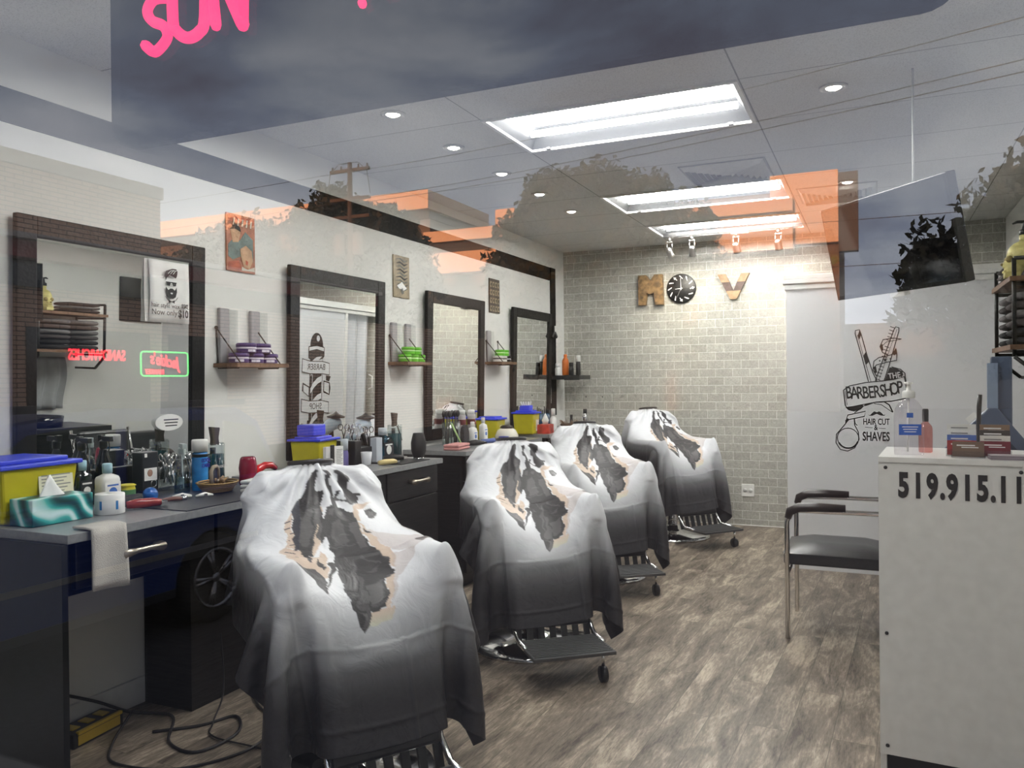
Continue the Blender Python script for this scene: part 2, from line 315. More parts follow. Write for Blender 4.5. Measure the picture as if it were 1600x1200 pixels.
struct('baseboard_back', MB().bb(XW+.02, BX, YB-.008, YB, 0, .006), M_trimw)
# shop window: double-surfaced pane and aluminium frame
wn = empty('window_1', (0, YG, 0)); wn['kind'] = 'structure'
gm = bpy.data.materials.new('shop_window_glass'); gm.use_nodes = True; t = gm.node_tree; t.nodes.clear()
o_ = t.nodes.new('ShaderNodeOutputMaterial'); a_ = t.nodes.new('ShaderNodeBsdfTransparent'); g_ = t.nodes.new('ShaderNodeBsdfGlossy'); g_.inputs['Roughness'].default_value = 0; x_ = t.nodes.new('ShaderNodeMixShader')
x_.inputs[0].default_value = .125; a_.inputs[0].default_value = (.985, .99, .985, 1); g_.inputs['Color'].default_value = (1, 1, 1, 1)
t.links.new(a_.outputs[0], x_.inputs[1]); t.links.new(g_.outputs[0], x_.inputs[2]); t.links.new(x_.outputs[0], o_.inputs[0])
MB().bb(XW+.06, XR-.06, -.003, .003, .06, H-.06).build('pane', gm, wn)
mb = MB(); mb.bb(XW, XW+.06, -.04, .04, .06, H-.05).bb(XR-.06, XR, -.04, .04, .06, H-.05).bb(XW, XR, -.04, .04, H-.11, H-.05).bb(XW, XR, -.04, .04, .06, .1)
mb.build('window_frame', mat('dark_aluminium', (.04, .04, .045), .4, .6), wn)

# ================================================================ ceiling things
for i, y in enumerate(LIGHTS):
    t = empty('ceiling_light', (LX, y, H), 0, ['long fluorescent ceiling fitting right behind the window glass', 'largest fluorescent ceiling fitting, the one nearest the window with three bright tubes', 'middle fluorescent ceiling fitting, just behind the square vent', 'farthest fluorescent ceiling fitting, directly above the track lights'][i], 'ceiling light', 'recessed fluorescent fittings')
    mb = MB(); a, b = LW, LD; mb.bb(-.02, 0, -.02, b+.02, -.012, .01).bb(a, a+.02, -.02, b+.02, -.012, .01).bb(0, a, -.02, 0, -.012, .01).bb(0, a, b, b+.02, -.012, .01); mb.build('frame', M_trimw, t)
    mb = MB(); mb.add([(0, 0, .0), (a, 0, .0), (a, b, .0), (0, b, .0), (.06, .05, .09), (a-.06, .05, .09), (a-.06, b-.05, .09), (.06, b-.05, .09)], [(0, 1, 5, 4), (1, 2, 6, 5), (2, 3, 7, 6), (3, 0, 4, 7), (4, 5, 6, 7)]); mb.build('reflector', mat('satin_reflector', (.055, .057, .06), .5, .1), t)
    for q in range(3): MB().cyl((.05, .12+q*.165, .045), (a-.05, .12+q*.165, .045), .0165, n=12).build('tube', M_tubeE, t)
    for q in range(2): MB().bb(.1+q*(a-.2)-.012, .1+q*(a-.2)+.012, b-.02, b-.002, -.012, .0).build('latch', M_black, t)
dl = [(-2.08, 3.273), (-2.083, 3.881), (-2.085, 4.502), (-2.086, 5.113), (-2.087, 5.746), (-.166, 3.809), (-.169, 5.696)]
dn = ['nearest recessed spot in the left row of downlights, under the hanging board', 'second downlight from the window in the left row', 'third downlight from the window in the left row', 'fourth downlight in the left row, seen through the tree reflection', 'farthest small downlight of the left row', 'large round downlight on the right side of the ceiling near the front', 'small downlight on the right above the hanging television']
for (x, y), lb in zip(dl, dn):
    t = empty('downlight', (x, y, H), 0, lb, 'downlight', 'recessed downlights')
    MB().lathe([(.034, -.001), (.040, -.008), (.058, -.006), (.060, 0)], 28).build('trim_ring', M_steel, t)
    MB().lathe([(.0001, -.011), (.022, -.010), (.033, -.004)], 20).build('lamp', M_lensE, t)
for (x, y, s), lb in zip([(-.83, 5.08, .5), (-.24, 6.0, .5)], ['square louvred ceiling vent in front of the middle light fitting', 'square louvred ceiling vent partly behind the television']):
    t = empty('ceiling_vent', (x, y, H), 0, lb, 'vent', 'louvred ceiling vents')
    MB().bb(-s/2, s/2, -s/2, s/2, -.006, -.001).build('back_plate', mat('vent_shadow_grey', (.42, .42, .41), .7), t)
    for k in range(7):
        a = s/2-.01-k*.032; b = a-.022; mb = MB()
        for (p, q, r_, u_) in [((-a, -a), (a, -a), (b, -b), (-b, -b)), ((a, -a), (a, a), (b, b), (b, -b)), ((a, a), (-a, a), (-b, b), (b, b)), ((-a, a), (-a, -a), (-b, -b), (-b, b))]:
            mb.add([(*p, -.004), (*q, -.004), (*r_, -.030), (*u_, -.030), (*p, -.001), (*q, -.001), (*r_, -.027), (*u_, -.027)], [(0, 1, 2, 3), (7, 6, 5, 4), (0, 4, 5, 1), (3, 2, 6, 7)])
        mb.build('louvre', M_trimw, t)
t = empty('track_light', (-1.1, 7.02, H), 0, 'black ceiling track with four silver spot heads over the brick wall', 'track light')
MB().bb(-.6, .55, -.018, .018, -.035, -.001).build('track', M_black, t)
MB().bb(-.02, .12, -.02, .02, -.05, -.035).build('power_feed', M_white, t)
for i, (x, az) in enumerate([(-.545, -.5), (-.35, .1), (.02, -.3), (.36, -.1)]):
    mb = MB(); mb.cyl((x, 0, -.035), (x, 0, -.075), .014).tube([(x-.022, 0, -.075), (x-.022, 0, -.16)], .004).tube([(x+.022, 0, -.075), (x+.022, 0, -.16)], .004).bb(x-.026, x+.026, -.01, .01, -.08, -.07)
    hd = mb.build('arm', M_steel, t)
    T = Matrix.Translation((x, 0, -.165)) @ Euler((radians(-145), 0, az)).to_matrix().to_4x4()
    MB().lathe([(.0001, -.045), (.02, -.042), (.027, -.02), (.029, .03), (.033, .045), (.028, .045), (.026, .03), (.0001, .02)], 20, T=T).build('spot_head', M_steel, hd)
    MB().lathe([(.0001, .032), (.02, .034), (.024, .030)], 16, T=T).build('bulb', M_lensE, hd)
    ld = bpy.data.lights.new('spot_beam', 'SPOT'); ld.energy = 9; ld.color = (1, .88, .68); ld.spot_size = radians(75); ld.spot_blend = .8; ld.shadow_soft_size = .02
    lo = bpy.data.objects.new('spot_beam', ld); COL.objects.link(lo); p = Vector((-1.1+x, 7.02, H-.165)); lo.location = p+Vector((0, .05, -.05)); lo.rotation_euler = Vector((.25 if i > 1 else -.15, .57, -.42)).to_track_quat('-Z', 'Y').to_euler()

# ================================================================ left wall: mirrors, signs, shelves
def mirror(y0, y1, label, z0=.93, z1=1.963, fwid=.078):
    t = empty('wall_mirror', (XW, (y0+y1)/2, z0), 0, label, 'mirror', 'framed mirrors along the left wall'); wd = (y1-y0)/2; h = z1-z0
    t.rotation_euler = (0, .022, 0)
    mb = MB(); mb.bb(.004, .03, -wd, -wd+fwid, 0, h).bb(.004, .03, wd-fwid, wd, 0, h).bb(.004, .03, -wd+fwid, wd-fwid, 0, fwid).bb(.004, .03, -wd+fwid, wd-fwid, h-fwid, h)
    mb.build('frame', M_frame, t, bevel=.004)
    MB().bb(.006, .018, -wd+fwid-.004, wd-fwid+.004, fwid-.004, h-fwid+.004).build('glass', M_mirror, t)
mirror(1.915, 2.806, 'black framed mirror with the paper hair wax notice taped on it, nearest the window')
mirror(3.396, 4.293, 'black framed mirror reflecting the barber pole decal and folding door')
mirror(4.815, 5.704, 'black framed mirror behind the pink towel, reflecting the brick tiles')
mirror(6.252, 7.14, 'black framed mirror farthest back, beside the black strip in the corner')
# paper notice
T = facing((XW+.052, 2.592, 1.74), 1, 0, pitch=.0)
t = empty('paper_notice', (0, 0, 0), 0, 'white paper notice with bearded man drawing and $10 hair wax price', 'notice')
mb = MB(); pw, ph = .108, .133
gx, gy = 10, 8; vs = []
for j in range(gy+1):
    for i in range(gx+1):
        u_, v_ = i/gx, j/gy; vs.append(((u_-.5)*2*pw, (v_-.5)*2*ph, .010*sin(v_*pi)*(.3+.7*(1-u_))+.004*sin(u_*7)))
fs = [(j*(gx+1)+i, j*(gx+1)+i+1, (j+1)*(gx+1)+i+1, (j+1)*(gx+1)+i) for j in range(gy) for i in range(gx)]
mb.add(vs, fs, 0, True, T); sh = mb.build('front_sheet', M_ppaper, t); sm = sh.modifiers.new('s', 'SOLIDIFY'); sm.thickness = .0008
mb = MB(); mb.add([(x-.014, y, -.006-.004*sin((y/ph+1)*1.5)) for x, y, z in vs], fs, 0, True, T); sh2 = mb.build('rear_sheet', M_ppaper, t)
T2 = T @ Matrix.Translation((0, 0, .016))
mb = MB()
# head drawing
mb.prism([(-.030, .048), (-.036, .070), (-.028, .088), (-.012, .094), (.004, .100), (.026, .100), (.034, .090), (.030, .070), (.024, .060), (-.010, .072), (-.024, .060)], .001, 0, T2)
mb.prism([(-.030, .020), (-.031, .000), (-.024, -.022), (-.008, -.030), (.008, -.030), (.022, -.022), (.029, .000), (.028, .020), (.018, .006), (.006, .014), (-.006, .014), (-.018, .006)], .001, 0, T2)
for s_ in (-1, 1): mb.prism([(s_*.004+.0, .040), (s_*.026, .040), (s_*.024, .026), (s_*.010, .024)], .001, 0, T2)
mb.bb(-.030, .028, .038, .042, 0, .001, 0, T2)
mb.prism([(-.016, -.036), (-.016, -.050), (0, -.044), (.016, -.050), (.016, -.036), (0, -.042)], .001, 0, T2)
stroke(mb, [(-.034, -.022), (-.024, -.034), (-.016, -.040)], .0015, T2); stroke(mb, [(.034, -.022), (.024, -.034), (.016, -.040)], .0015, T2)
mb.prism([(-.006, -.004), (.006, -.004), (.005, -.010), (-.005, -.010)], .0013, 1, T2)
for a in range(3): stroke(mb, [(-.02+a*.014, .076), (-.004+a*.012, .090), (.012+a*.008, .094)], .002, T2 @ Matrix.Translation((0, 0, .001)), 1)
addtext(mb, 'hair style wax', .027, T2 @ Matrix.Translation((-.032, -.062, 0)), ext=.0003)
addtext(mb, '$20', .024, T2 @ Matrix.Translation((.072, -.058, 0)), ext=.0003, bold=.0006)
stroke(mb, [(.058, -.050), (.092, -.070)], .002, T2); stroke(mb, [(.062, -.072), (.090, -.050)], .002, T2)
addtext(mb, 'Now only', .034, T2 @ Matrix.Translation((-.038, -.092, 0)), ext=.0003)
addtext(mb, '$10', .046, T2 @ Matrix.Translation((.064, -.094, 0)), ext=.0003, bold=.0014, sx=.8)
mb.build('printing', [M_ink, M_ppaper], t)
# oval sticker on the first mirror
T = facing((XW+.036, 2.60, 1.175), 1, 0)
mb = MB(); mb.lathe([(.0001, 0), (1, 0), (1, .001), (.0001, .001)], 40, 0, T @ Matrix.Diagonal((.075, .036, 1, 1)), False)
for k in range(3): mb.bb(-.03+.004*k, .05-.004*k, .012-k*.013-.003, .012-k*.013+.002, .001, .0014, 1, T)
tag(mb.build('oval_sticker', [M_ppaper, M_ink]), 'white oval sticker low on the mirror behind the scissors jars', 'sticker')

def tin_sign(y0, y1, z0, z1, label, kind):
    t = empty('tin_sign', (XW, (y0+y1)/2, (z0+z1)/2), 0, label, 'sign')
    T = facing((0.006, 0, 0), 1, 0); w_, h_ = (y1-y0), (z1-z0)
    cols = {'a': (.36, .13, .07), 'b': (.30, .24, .15), 'c': (.07, .055, .04)}
    MB().bb(-w_/2, w_/2, -h_/2, h_/2, -.004, .004, 0, T).build('plate', mat('tin_'+kind, cols[kind], .45, var=(14, .35)), t, bevel=.002)
    mb = MB(); q = lambda pts, mi, z=.005: mb.prism([(x*w_, y*h_) for x, y in pts], .0012, mi, T @ Matrix.Translation((0, 0, z-.001)))
    if kind == 'a':
        ms = [mat('tin_flesh', (.50, .30, .17), .5, var=(30, .2)), mat('tin_teal', (.12, .17, .16), .5, var=(20, .3)), mat('tin_red', (.42, .09, .04), .5, var=(20, .3)), mat('tin_cream', (.52, .48, .40), .5), M_ink]
        q([(-.45, -.05), (-.2, .12), (-.05, .05), (.15, .22), (.42, .1), (.42, -.3), (.2, -.1), (0, -.22), (-.3, -.3), (-.45, -.25)], 1)
        q([(-.38, .22), (-.15, .30), (-.02, .2), (-.1, .02), (-.3, .0)], 0, .006)
        q([(-.05, -.10), (.15, -.02), (.36, -.1), (.40, -.28), (.28, -.42), (.08, -.40), (-.02, -.25)], 0, .0068)
        q([(-.45, -.35), (-.1, -.30), (.05, -.46), (-.45, -.46)], 2, .006); q([(.0, -.40), (.2, -.44), (.46, -.38), (.46, -.46), (0, -.47)], 3, .007)
        q([(-.4, .22), (-.25, .34), (-.05, .28), (-.02, .2), (-.2, .24)], 4, .0075); q([(.14, -.28), (.22, -.30), (.2, -.37), (.13, -.35)], 2, .0085)
        q([(-.46, .36), (.46, .36), (.46, .46), (-.46, .46)], 2, .006)
        for k in range(5): q([(-.3+k*.15, .30), (-.25+k*.15, .30), (-.22+k*.15, .43), (-.27+k*.15, .43)], 3, .0075)
    elif kind == 'b':
        ms = [mat('tin_grey_print', (.12, .115, .10), .5, var=(40, .3)), M_ink, M_ppaper]
        random.seed(3)
        for k in range(9):
            yy = .40-k*.085; stroke(mb, [(-.38*w_+random.random()*.02, yy*h_), (-.1*w_, (yy+.03)*h_), (.15*w_, (yy-.03)*h_), (.36*w_, (yy+.02)*h_)], [.003, .010, .012, .003], T @ Matrix.Translation((0, 0, .005)), k % 2)
        q([(-.3, -.22), (0, -.12), (.3, -.26), (.1, -.32), (-.2, -.28)], 2, .0065); q([(-.1, -.3), (.05, -.26), (.12, -.38), (0, -.42)], 0, .0065)
    else:
        ms = [mat('tin_letter_tan', (.33, .27, .18), .5, var=(30, .25)), M_ink]
        random.seed(5)
        for r_ in range(4):
            for c_ in range(4):
                x = -.36+c_*.24; y = .33-r_*.235; q([(x-.09, y-.08), (x+.07, y-.08), (x+.09, y+.08), (x-.07, y+.08)], 0)
                q([(x-.02, y-.05+random.random()*.03), (x+.03, y-.05), (x+.03, y+.04), (x-.03, y+.03)], 1, .0065)
    mb.build('printing', ms, t)
tin_sign(2.982, 3.177, 1.885, 2.164, 'red and teal vintage tin sign showing an open-mouthed figure', 'a')
tin_sign(4.452, 4.646, 1.888, 2.163, 'pale weathered tin sign between the second and third mirrors', 'b')
tin_sign(5.868, 6.062, 1.890, 2.166, 'dark tin sign with four rows of tan lettering', 'c')

def wall_shelf(y0, y1, z, label):
    t = empty('rope_shelf', (XW, (y0+y1)/2, z), 0, label, 'shelf', 'small wooden rope shelves'); h = (y1-y0)/2
    MB().bb(.002, .15, -h, h, -.02, 0).build('board', M_wood, t, bevel=.002)
    for s_ in (-1, 1):
        y = -h+.012 if s_ < 0 else h-.075
        mb = MB(); mb.tube([(.012, y, .165), (.014, y+.008, .0), (.014, y+.008, -.024), (.14, y+.008, -.024), (.150, y+.008, .0), (.014, y, .165)], .0032, 6); mb.sph((.012, y, .168), .009, 8)
        mb.build('rope', M_rope, t)
wall_shelf(2.895, 3.255, 1.437, 'wooden rope shelf holding the purple tins')
wall_shelf(4.385, 4.690, 1.467, 'wooden rope shelf holding five green tins')
wall_shelf(5.785, 6.085, 1.490, 'wooden rope shelf holding green and white tins, farthest back')
M_pur = mat('purple_tin', (.055, .028, .16), .3); M_grn = mat('green_tin', (.12, .50, .02), .35); M_lil = mat('pale_label', (.75, .72, .8), .4); M_lg = mat('light_green_band', (.55, .85, .4), .4); M_wt = mat('white_tin', (.72, .72, .70), .4)
def tin(x, y, z, m, mb_, nm, label, group, r=.044, h=.048, lab=True):
    t = empty(nm, (x, y, z), random.uniform(-.3, .3), label, 'tin', group)
    MB().lathe([(r*.94, 0), (r, .004), (r, h*.55), (r*.97, h*.58)], 28).build('jar', m, t)
    MB().lathe([(r*1.04, h*.60), (r*1.05, h*.9), (r*.95, h), (.0001, h)], 28).build('lid', m, t)
    MB().lathe([(r*1.005, h*.42), (r*1.012, h*.44), (r*1.012, h*.56), (r*1.005, h*.6)], 28).build('band', mb_, t)
    if lab: MB().add([(r*1.01*cos(a), r*1.01*sin(a), zz) for zz in (h*.12, h*.36) for a in (-.9, -.6, -.3, 0)], [(i, i+1, i+5, i+4) for i in range(3)], 0, True).build('label_patch', M_lil, t)
zs = 1.4375
for i, (y, z, wh) in enumerate([(2.985, 0, 'left end of the bottom row'), (3.087, 0, 'middle of the bottom row'), (3.189, 0, 'right end of the bottom row'), (3.036, .049, 'left one of the top pair'), (3.138, .049, 'right one of the top pair')]):
    tin(XW+.075, y, zs+z, M_pur, M_lil, 'hair_wax_tin', 'purple hair wax tin, '+wh, 'purple tins on the first rope shelf', r=.046)
for i, (y, z, wh) in enumerate([(4.475, 0, 'left end of the bottom row'), (4.562, 0, 'middle of the bottom row'), (4.649, 0, 'right end of the bottom row'), (4.515, .049, 'left one of the top pair'), (4.603, .049, 'right one of the top pair')]):
    tin(XW+.075, y, 1.4675+z, M_grn, M_lg, 'hair_wax_tin', 'bright green hair wax tin on the middle rope shelf, '+wh, 'green tins on the middle rope shelf', r=.041, lab=False)
for i, (y, z, wh) in enumerate([(5.875, 0, 'left end of the bottom row'), (5.958, 0, 'middle of the bottom row'), (6.041, 0, 'right end of the bottom row')]):
    tin(XW+.075, y, 1.4905+z, M_wt if i < 2 else M_black, M_black if i < 2 else M_lil, 'hair_wax_tin', ('white and black' if i < 2 else 'black')+' tin on the farthest rope shelf, '+wh, 'tins on the farthest rope shelf', r=.039, lab=False)
for i, y in enumerate([5.915, 5.999]):
    tin(XW+.075, y, 1.4905+.049, M_grn, M_lg, 'hair_wax_tin', 'green tin stacked on the farthest rope shelf, '+('left' if i == 0 else 'right')+' of the two', 'tins on the farthest rope shelf', r=.039, lab=False)
M_hold = mat('grey_acrylic', (.33, .32, .33), .3); M_clear = glassy('clear_plastic', (.93, .94, .94), .06)
for (y, z0, z1, lb) in [(2.958, 1.4375, 1.700, 'grey and clear leaflet holder at left above the purple tins'), (3.168, 1.4375, 1.700, 'grey and clear leaflet holder at right, behind the purple tins'), (4.447, 1.4675, 1.722, 'grey leaflet holder at left behind the green tins'), (4.62, 1.4675, 1.722, 'grey leaflet holder at right behind the green tins'), (5.845, 1.4905, 1.74, 'grey leaflet holder at the left end of the farthest rope shelf')]:
    t = empty('leaflet_holder', (XW, y, z0), 0, lb, 'holder', 'acrylic leaflet holders'); h = z1-z0
    MB().bb(.002, .022, -.036, .028, 0, h).build('side_fin', M_hold, t, bevel=.006)
    MB().bb(.003, .018, .03, .085, 0.0, h-.005).build('clear_pocket', M_clear, t)
# small corner shelf with cans
t = empty('corner_shelf', (XW, 7.32, 1.362), 0, 'black corner shelf holding orange bottle and spray cans', 'shelf')
MB().bb(.013, .315, -.16, .14, -.02, .02).build('board', M_black, t, bevel=.003)
MB().bb(.16, .312, -.175, -.161, -.025, .022).build('front_box', M_blackm, t)
M_org = mat('orange_bottle', (.62, .16, .03), .35)
def bottle(name, x, y, z, h, r, m, label, cat='bottle', cap=None, caph=.22, neck=.45, group=None, sh=.75, extra=None, rz=0):
    t = empty(name, (x, y, z), rz, label, cat, group)
    hb = h*(1-caph)
    MB().lathe([(r*.92, 0), (r, .004), (r, hb*sh), (r*.92, hb*(sh+.08)), (r*neck, hb*.97), (r*neck, hb)], 24).build('body', m, t)
    MB().lathe([(r*neck*1.15, hb-.002), (r*neck*1.15, h-.004), (r*neck*.9, h), (.0001, h)], 20).build('cap', cap or M_white, t)
    if extra: MB().lathe([(r*1.012, hb*extra[0]), (r*1.015, hb*extra[0]+.001), (r*1.015, hb*extra[1]), (r*1.012, hb*extra[1]+.001)], 24).build('label_band', extra[2], t)
    return t
bottle('spray_bottle', XW+.13, 7.27, 1.383, .20, .032, M_org, 'orange bottle on the corner shelf', cap=M_org, caph=.12)
bottle('aerosol_can', XW+.07, 7.22, 1.383, .115, .026, M_wt, 'short white can left of the orange bottle', 'can', caph=.3, neck=.7)
bottle('aerosol_can', XW+.22, 7.38, 1.383, .19, .024, M_black, 'black can with white top on the corner shelf', 'can', cap=M_white, caph=.3, neck=.8)
bottle('aerosol_can', XW+.20, 7.24, 1.383, .12, .024, M_black, 'short black can at the front of the corner shelf', 'can', cap=M_black, caph=.3, neck=.8)
t = empty('hanging_clip', (XW+.03, 7.16, 1.80), 0, 'black clamp clips hanging on the strip beside the last mirror', 'clip')
for s_ in (-1, 1):
    mb = MB(); mb.prism([(0, .05), (.025, .05), (.03, -.01), (.075, -.05), (.05, -.065), (.0, -.02)], .02, 0, facing((.02, 0, 0), 1, 0) @ Matrix.Diagonal((s_, 1, 1, 1))); mb.build('jaw', M_black, t)
MB().bb(.041, .046, -.012, .012, -.005, .05).build('white_tab', M_white, t)
tag(MB().tube([(XW+.035, 7.135, 1.955), (XW+.036, 7.135, 1.5), (XW+.034, 7.13, 1.12)], .003, 6).build('cord', M_white), 'thin white cord hanging down the farthest mirror', 'cord')

# ================================================================ back wall decorations
M_rust = mat('rusty_wood', (.19, .115, .05), .6, var=(22, .6)); M_lw = mat('light_wood', (.38, .25, .14), .55, var=(25, .2)); M_dw = mat('dark_wood', (.10, .065, .055), .55, var=(25, .2))
T = facing((-1.955, YB, 2.185), 0, -1)
mb = MB(); mb.prism([(-.115, -.145), (-.045, -.145), (-.035, -.03), (0, -.045), (.035, -.03), (.045, -.145), (.125, -.145), (.115, .14), (.04, .14), (0, .085), (-.04, .14), (-.115, .14)], .055, 0, T)
tag(mb.build('letter_m', M_rust, bevel=.002), 'rough brown wooden letter M on the brick wall', 'wall letter')
T = facing((-1.19, YB, 2.175), 0, -1); t = empty('letter_v', (-1.19, YB, 2.175), 0, 'two-tone wooden letter V on the brick wall', 'wall letter')
T = facing((0, 0, 0), 0, -1)
def vpoly(y0, y1):
    o = lambda y: .115*(y+.115)/.23+.028; i = lambda y: .115*(y+.115)/.23-.045
    ps = []
    for s_ in (-1, 1):
        a = [(s_*o(y0), y0), (s_*o(y1), y1), (s_*max(i(y1), 0), y1), (s_*max(i(y0), 0), y0)]; ps.append(a)
    return ps
for y0, y1, m_, nm in [(-.115, -.04, M_lw, 'lower_section'), (-.04, .04, M_dw, 'dark_section'), (.04, .115, M_lw, 'upper_section')]:
    for a in vpoly(y0, y1): MB().prism(a, .035, 0, T).build(nm, m_, t)
t = empty('wall_clock', (-1.668, YB, 2.183), 0, 'round black clock with white tool-shaped hour marks', 'clock')
MB().lathe([(.0001, 0), (.138, 0), (.138, .02), (.132, .024), (.0001, .024)], 48, 0, T).build('dial', mat('clock_face', (.008, .008, .009), .4), t)
random.seed(2)
for k in range(12):
    mb = MB(); a = pi/2-k*pi/6; Q = T @ Matrix.Translation((.105*cos(a), .105*sin(a), .0245)) @ Matrix.Rotation(a+.5+random.uniform(-.3, .3), 4, 'Z')
    mb.prism([(-.022, -.0035), (.012, -.006), (.022, -.002), (.020, .006), (-.006, .004), (-.022, .003)], .001, 0, Q)
    if k in (3, 11, 6): mb.prism([(.0, -.012), (.010, -.012), (.010, .012), (.0, .012)], .001, 0, Q)
    mb.build('hour_mark', M_white, t)
for a, l, w_, nm in [(radians(185), .055, .007, 'hour_hand'), (radians(92), .095, .006, 'minute_hand'), (radians(245), .095, .002, 'second_hand')]:
    mb = MB(); mb.prism([(-.015, -w_/2), (l, -w_/3), (l, w_/3), (-.015, w_/2)], .0015, 0, T @ Matrix.Translation((0, 0, .027)) @ Matrix.Rotation(a, 4, 'Z')); mb.build(nm, M_white, t)
t = empty('power_outlet', (-1.08, YB, .32), 0, 'white double wall outlet low on the brick wall', 'outlet')
MB().bb(-.056, .056, -.008, 0, -.057, .057).build('plate', M_white, t, bevel=.003)
for s_ in (-1, 1):
    o1 = MB().lathe([(.0001, 0), (.019, 0), (.019, .003), (.0001, .003)], 20, 0, facing((s_*.024, -.008, 0), 0, -1)).build('socket', mat('socket_grey', (.62, .62, .6), .4), t)
for x in (-2.62, -2.45): tag(MB().sph((0, -.006, 0), .007, 10).cyl((0, 0, 0), (0, -.006, 0), .003).build('wall_hook', M_black, loc=(x, YB, 1.17)), 'tiny black hook on the brick wall, '+('left' if x < -2.5 else 'right')+' one of two', 'hook', 'small hooks on the brick wall')

# ================================================================ decals on the partition
t = empty('barbershop_decal', (BX, BY, 1.25), 0, 'black wall decal reading The Barbershop hair cut and shaves, with razor and comb', 'decal')
T0 = Matrix.Translation((-BX, 0, -1.25)) @ facing((0, BY-.002, 0), 0, -1)
T0 = Matrix.Translation((-BX, -BY, -1.25)) @ facing((0, BY-.002, 0), 0, -1)
def LP(pts): return [(-.265+(px-1306)*.00401, .831+(705-py)*.00432-.0) for px, py in pts]
def lc(pts, s=5.215): return [(1290+x/s, 490+y/s) for x, y in pts]
DT = T0 @ Matrix.Translation((0, 0, 0))
mbk = MB(); st = lambda pts, wd=.004, mi=0, z=0: stroke(mbk, LP(lc(pts)), wd*1.35, DT @ Matrix.Translation((0, 0, z)), mi, .0006)
pl = lambda pts, mi=0, z=0: mbk.prism(LP(lc(pts)), .0006, mi, DT @ Matrix.Translation((0, 0, z)))
# razor handle
st([(355, 545), (300, 330), (250, 150), (252, 125), (285, 118), (300, 160), (345, 330), (390, 470), (425, 545)], .0045); st([(270, 160), (320, 350), (375, 545)], .0025)
pl([(285, 125), (300, 160), (285, 200), (272, 165)]); pl([(318, 330), (335, 300), (358, 385), (335, 410), (322, 360)])
# comb
st([(410, 540), (560, 130), (575, 105), (600, 112), (600, 140), (520, 420), (480, 540)], .0045)
for k in range(17):
    a = k/16; x = 540-a*120; y = 105+a*420
    if 5 <= k <= 5 or 10 <= k <= 11: continue
    st([(x-8, y-4), (x+30, y+10)], .0035)
st([(440, 530), (585, 125)], .002)
# ribbon
st([(620, 205), (560, 195), (475, 205), (450, 260), (470, 310), (510, 330)], .0045); st([(620, 205), (560, 215), (500, 225), (470, 255)], .003); pl([(450, 250), (470, 240), (478, 290), (462, 300)])
st([(575, 280), (583, 330), (580, 375), (500, 390), (420, 410), (395, 440)], .0045); st([(575, 285), (540, 330), (440, 350), (400, 380), (392, 450), (420, 500)], .0045); pl([(545, 320), (578, 285), (580, 325), (560, 335)])
pl([(395, 430), (415, 415), (425, 470), (408, 480)])
def star(cx, cy, r):
    pl([(cx+r*(1 if k % 2 == 0 else .4)*sin(k*pi/5), cy-r*(1 if k % 2 == 0 else .4)*cos(k*pi/5)) for k in range(10)])
star(490, 370, 20); star(447, 377, 10); star(532, 362, 10)
# THE ribbon
pl([(525, 430), (580, 442), (625, 465), (632, 495), (605, 520), (560, 532), (485, 540), (505, 480)]); st([(540, 428), (610, 448), (645, 480), (648, 535)], .005)
# big ribbon
st([(150, 615), (200, 580), (330, 553), (470, 540), (570, 525), (648, 505), (655, 560)], .005); st([(150, 615), (165, 740), (180, 760), (300, 735), (420, 712), (540, 705), (650, 682)], .005); st([(165, 625), (180, 740)], .002)
st([(640, 505), (655, 600), (650, 682)], .004)
pl([(165, 755), (300, 735), (318, 745), (290, 775), (235, 790), (190, 780)]); pl([(330, 732), (500, 708), (470, 715), (400, 722), (330, 745), (310, 745)])
st([(480, 710), (520, 735), (548, 795)], .006); st([(400, 725), (460, 735), (545, 795)], .003)
st([(165, 885), (185, 820), (330, 788), (320, 830), (190, 858), (165, 885)], .0045); st([(300, 760), (240, 800)], .0045); st([(165, 870), (190, 850)], .007)
# razor ring
st([(190, 860), (150, 910), (90, 980), (85, 1050), (120, 1105), (180, 1118), (240, 1090), (275, 1020), (270, 960), (240, 900), (238, 850)], .0045)
st([(185+88*cos(a), 1010+82*sin(a)) for a in [k*2*pi/20 for k in range(21)]], .004); st([(185+84*cos(a), 1014+80*sin(a)) for a in [.3+k*2.4/10 for k in range(11)]], .008); st([(238, 850), (245, 890), (262, 905)], .004)
# moustache
pl([(348, 815), (365, 820), (385, 800), (400, 788), (420, 796), (440, 788), (458, 800), (475, 818), (492, 812), (478, 824), (455, 822), (435, 815), (420, 808), (405, 815), (385, 824), (362, 824)])
st([(325, 918), (385, 922)], .002); st([(435, 925), (490, 928)], .002)
def dtext(s, px, py, size, sxx, bold=.001, roll=0, mi=0, z=0, m=mbk):
    (x, y), = LP(lc([(px, py)])); addtext(m, s, size, DT @ Matrix.Translation((x, y, z)) @ Matrix.Rotation(roll, 4, 'Z'), mi, ext=.0003, sx=sxx, bold=bold)
for i, ch in enumerate('BARBERSHOP'):
    dtext(ch, 195+i*45.5, 655-i*4.6+((i-4.5)**2)*-.8, .118, .62, .0015, radians(6))
dtext('THE', 562, 500, .055, .75, .0006, radians(8), 1, .0008)
dtext('HAIR CUT', 415, 875, .058, .62, .001); dtext('&', 412, 922, .05, .7, .001); dtext('SHAVES', 413, 997, .085, .58, .002)
mbk.build('lettering', [M_ink, mat('decal_white', (.68, .69, .71), .4)], t)
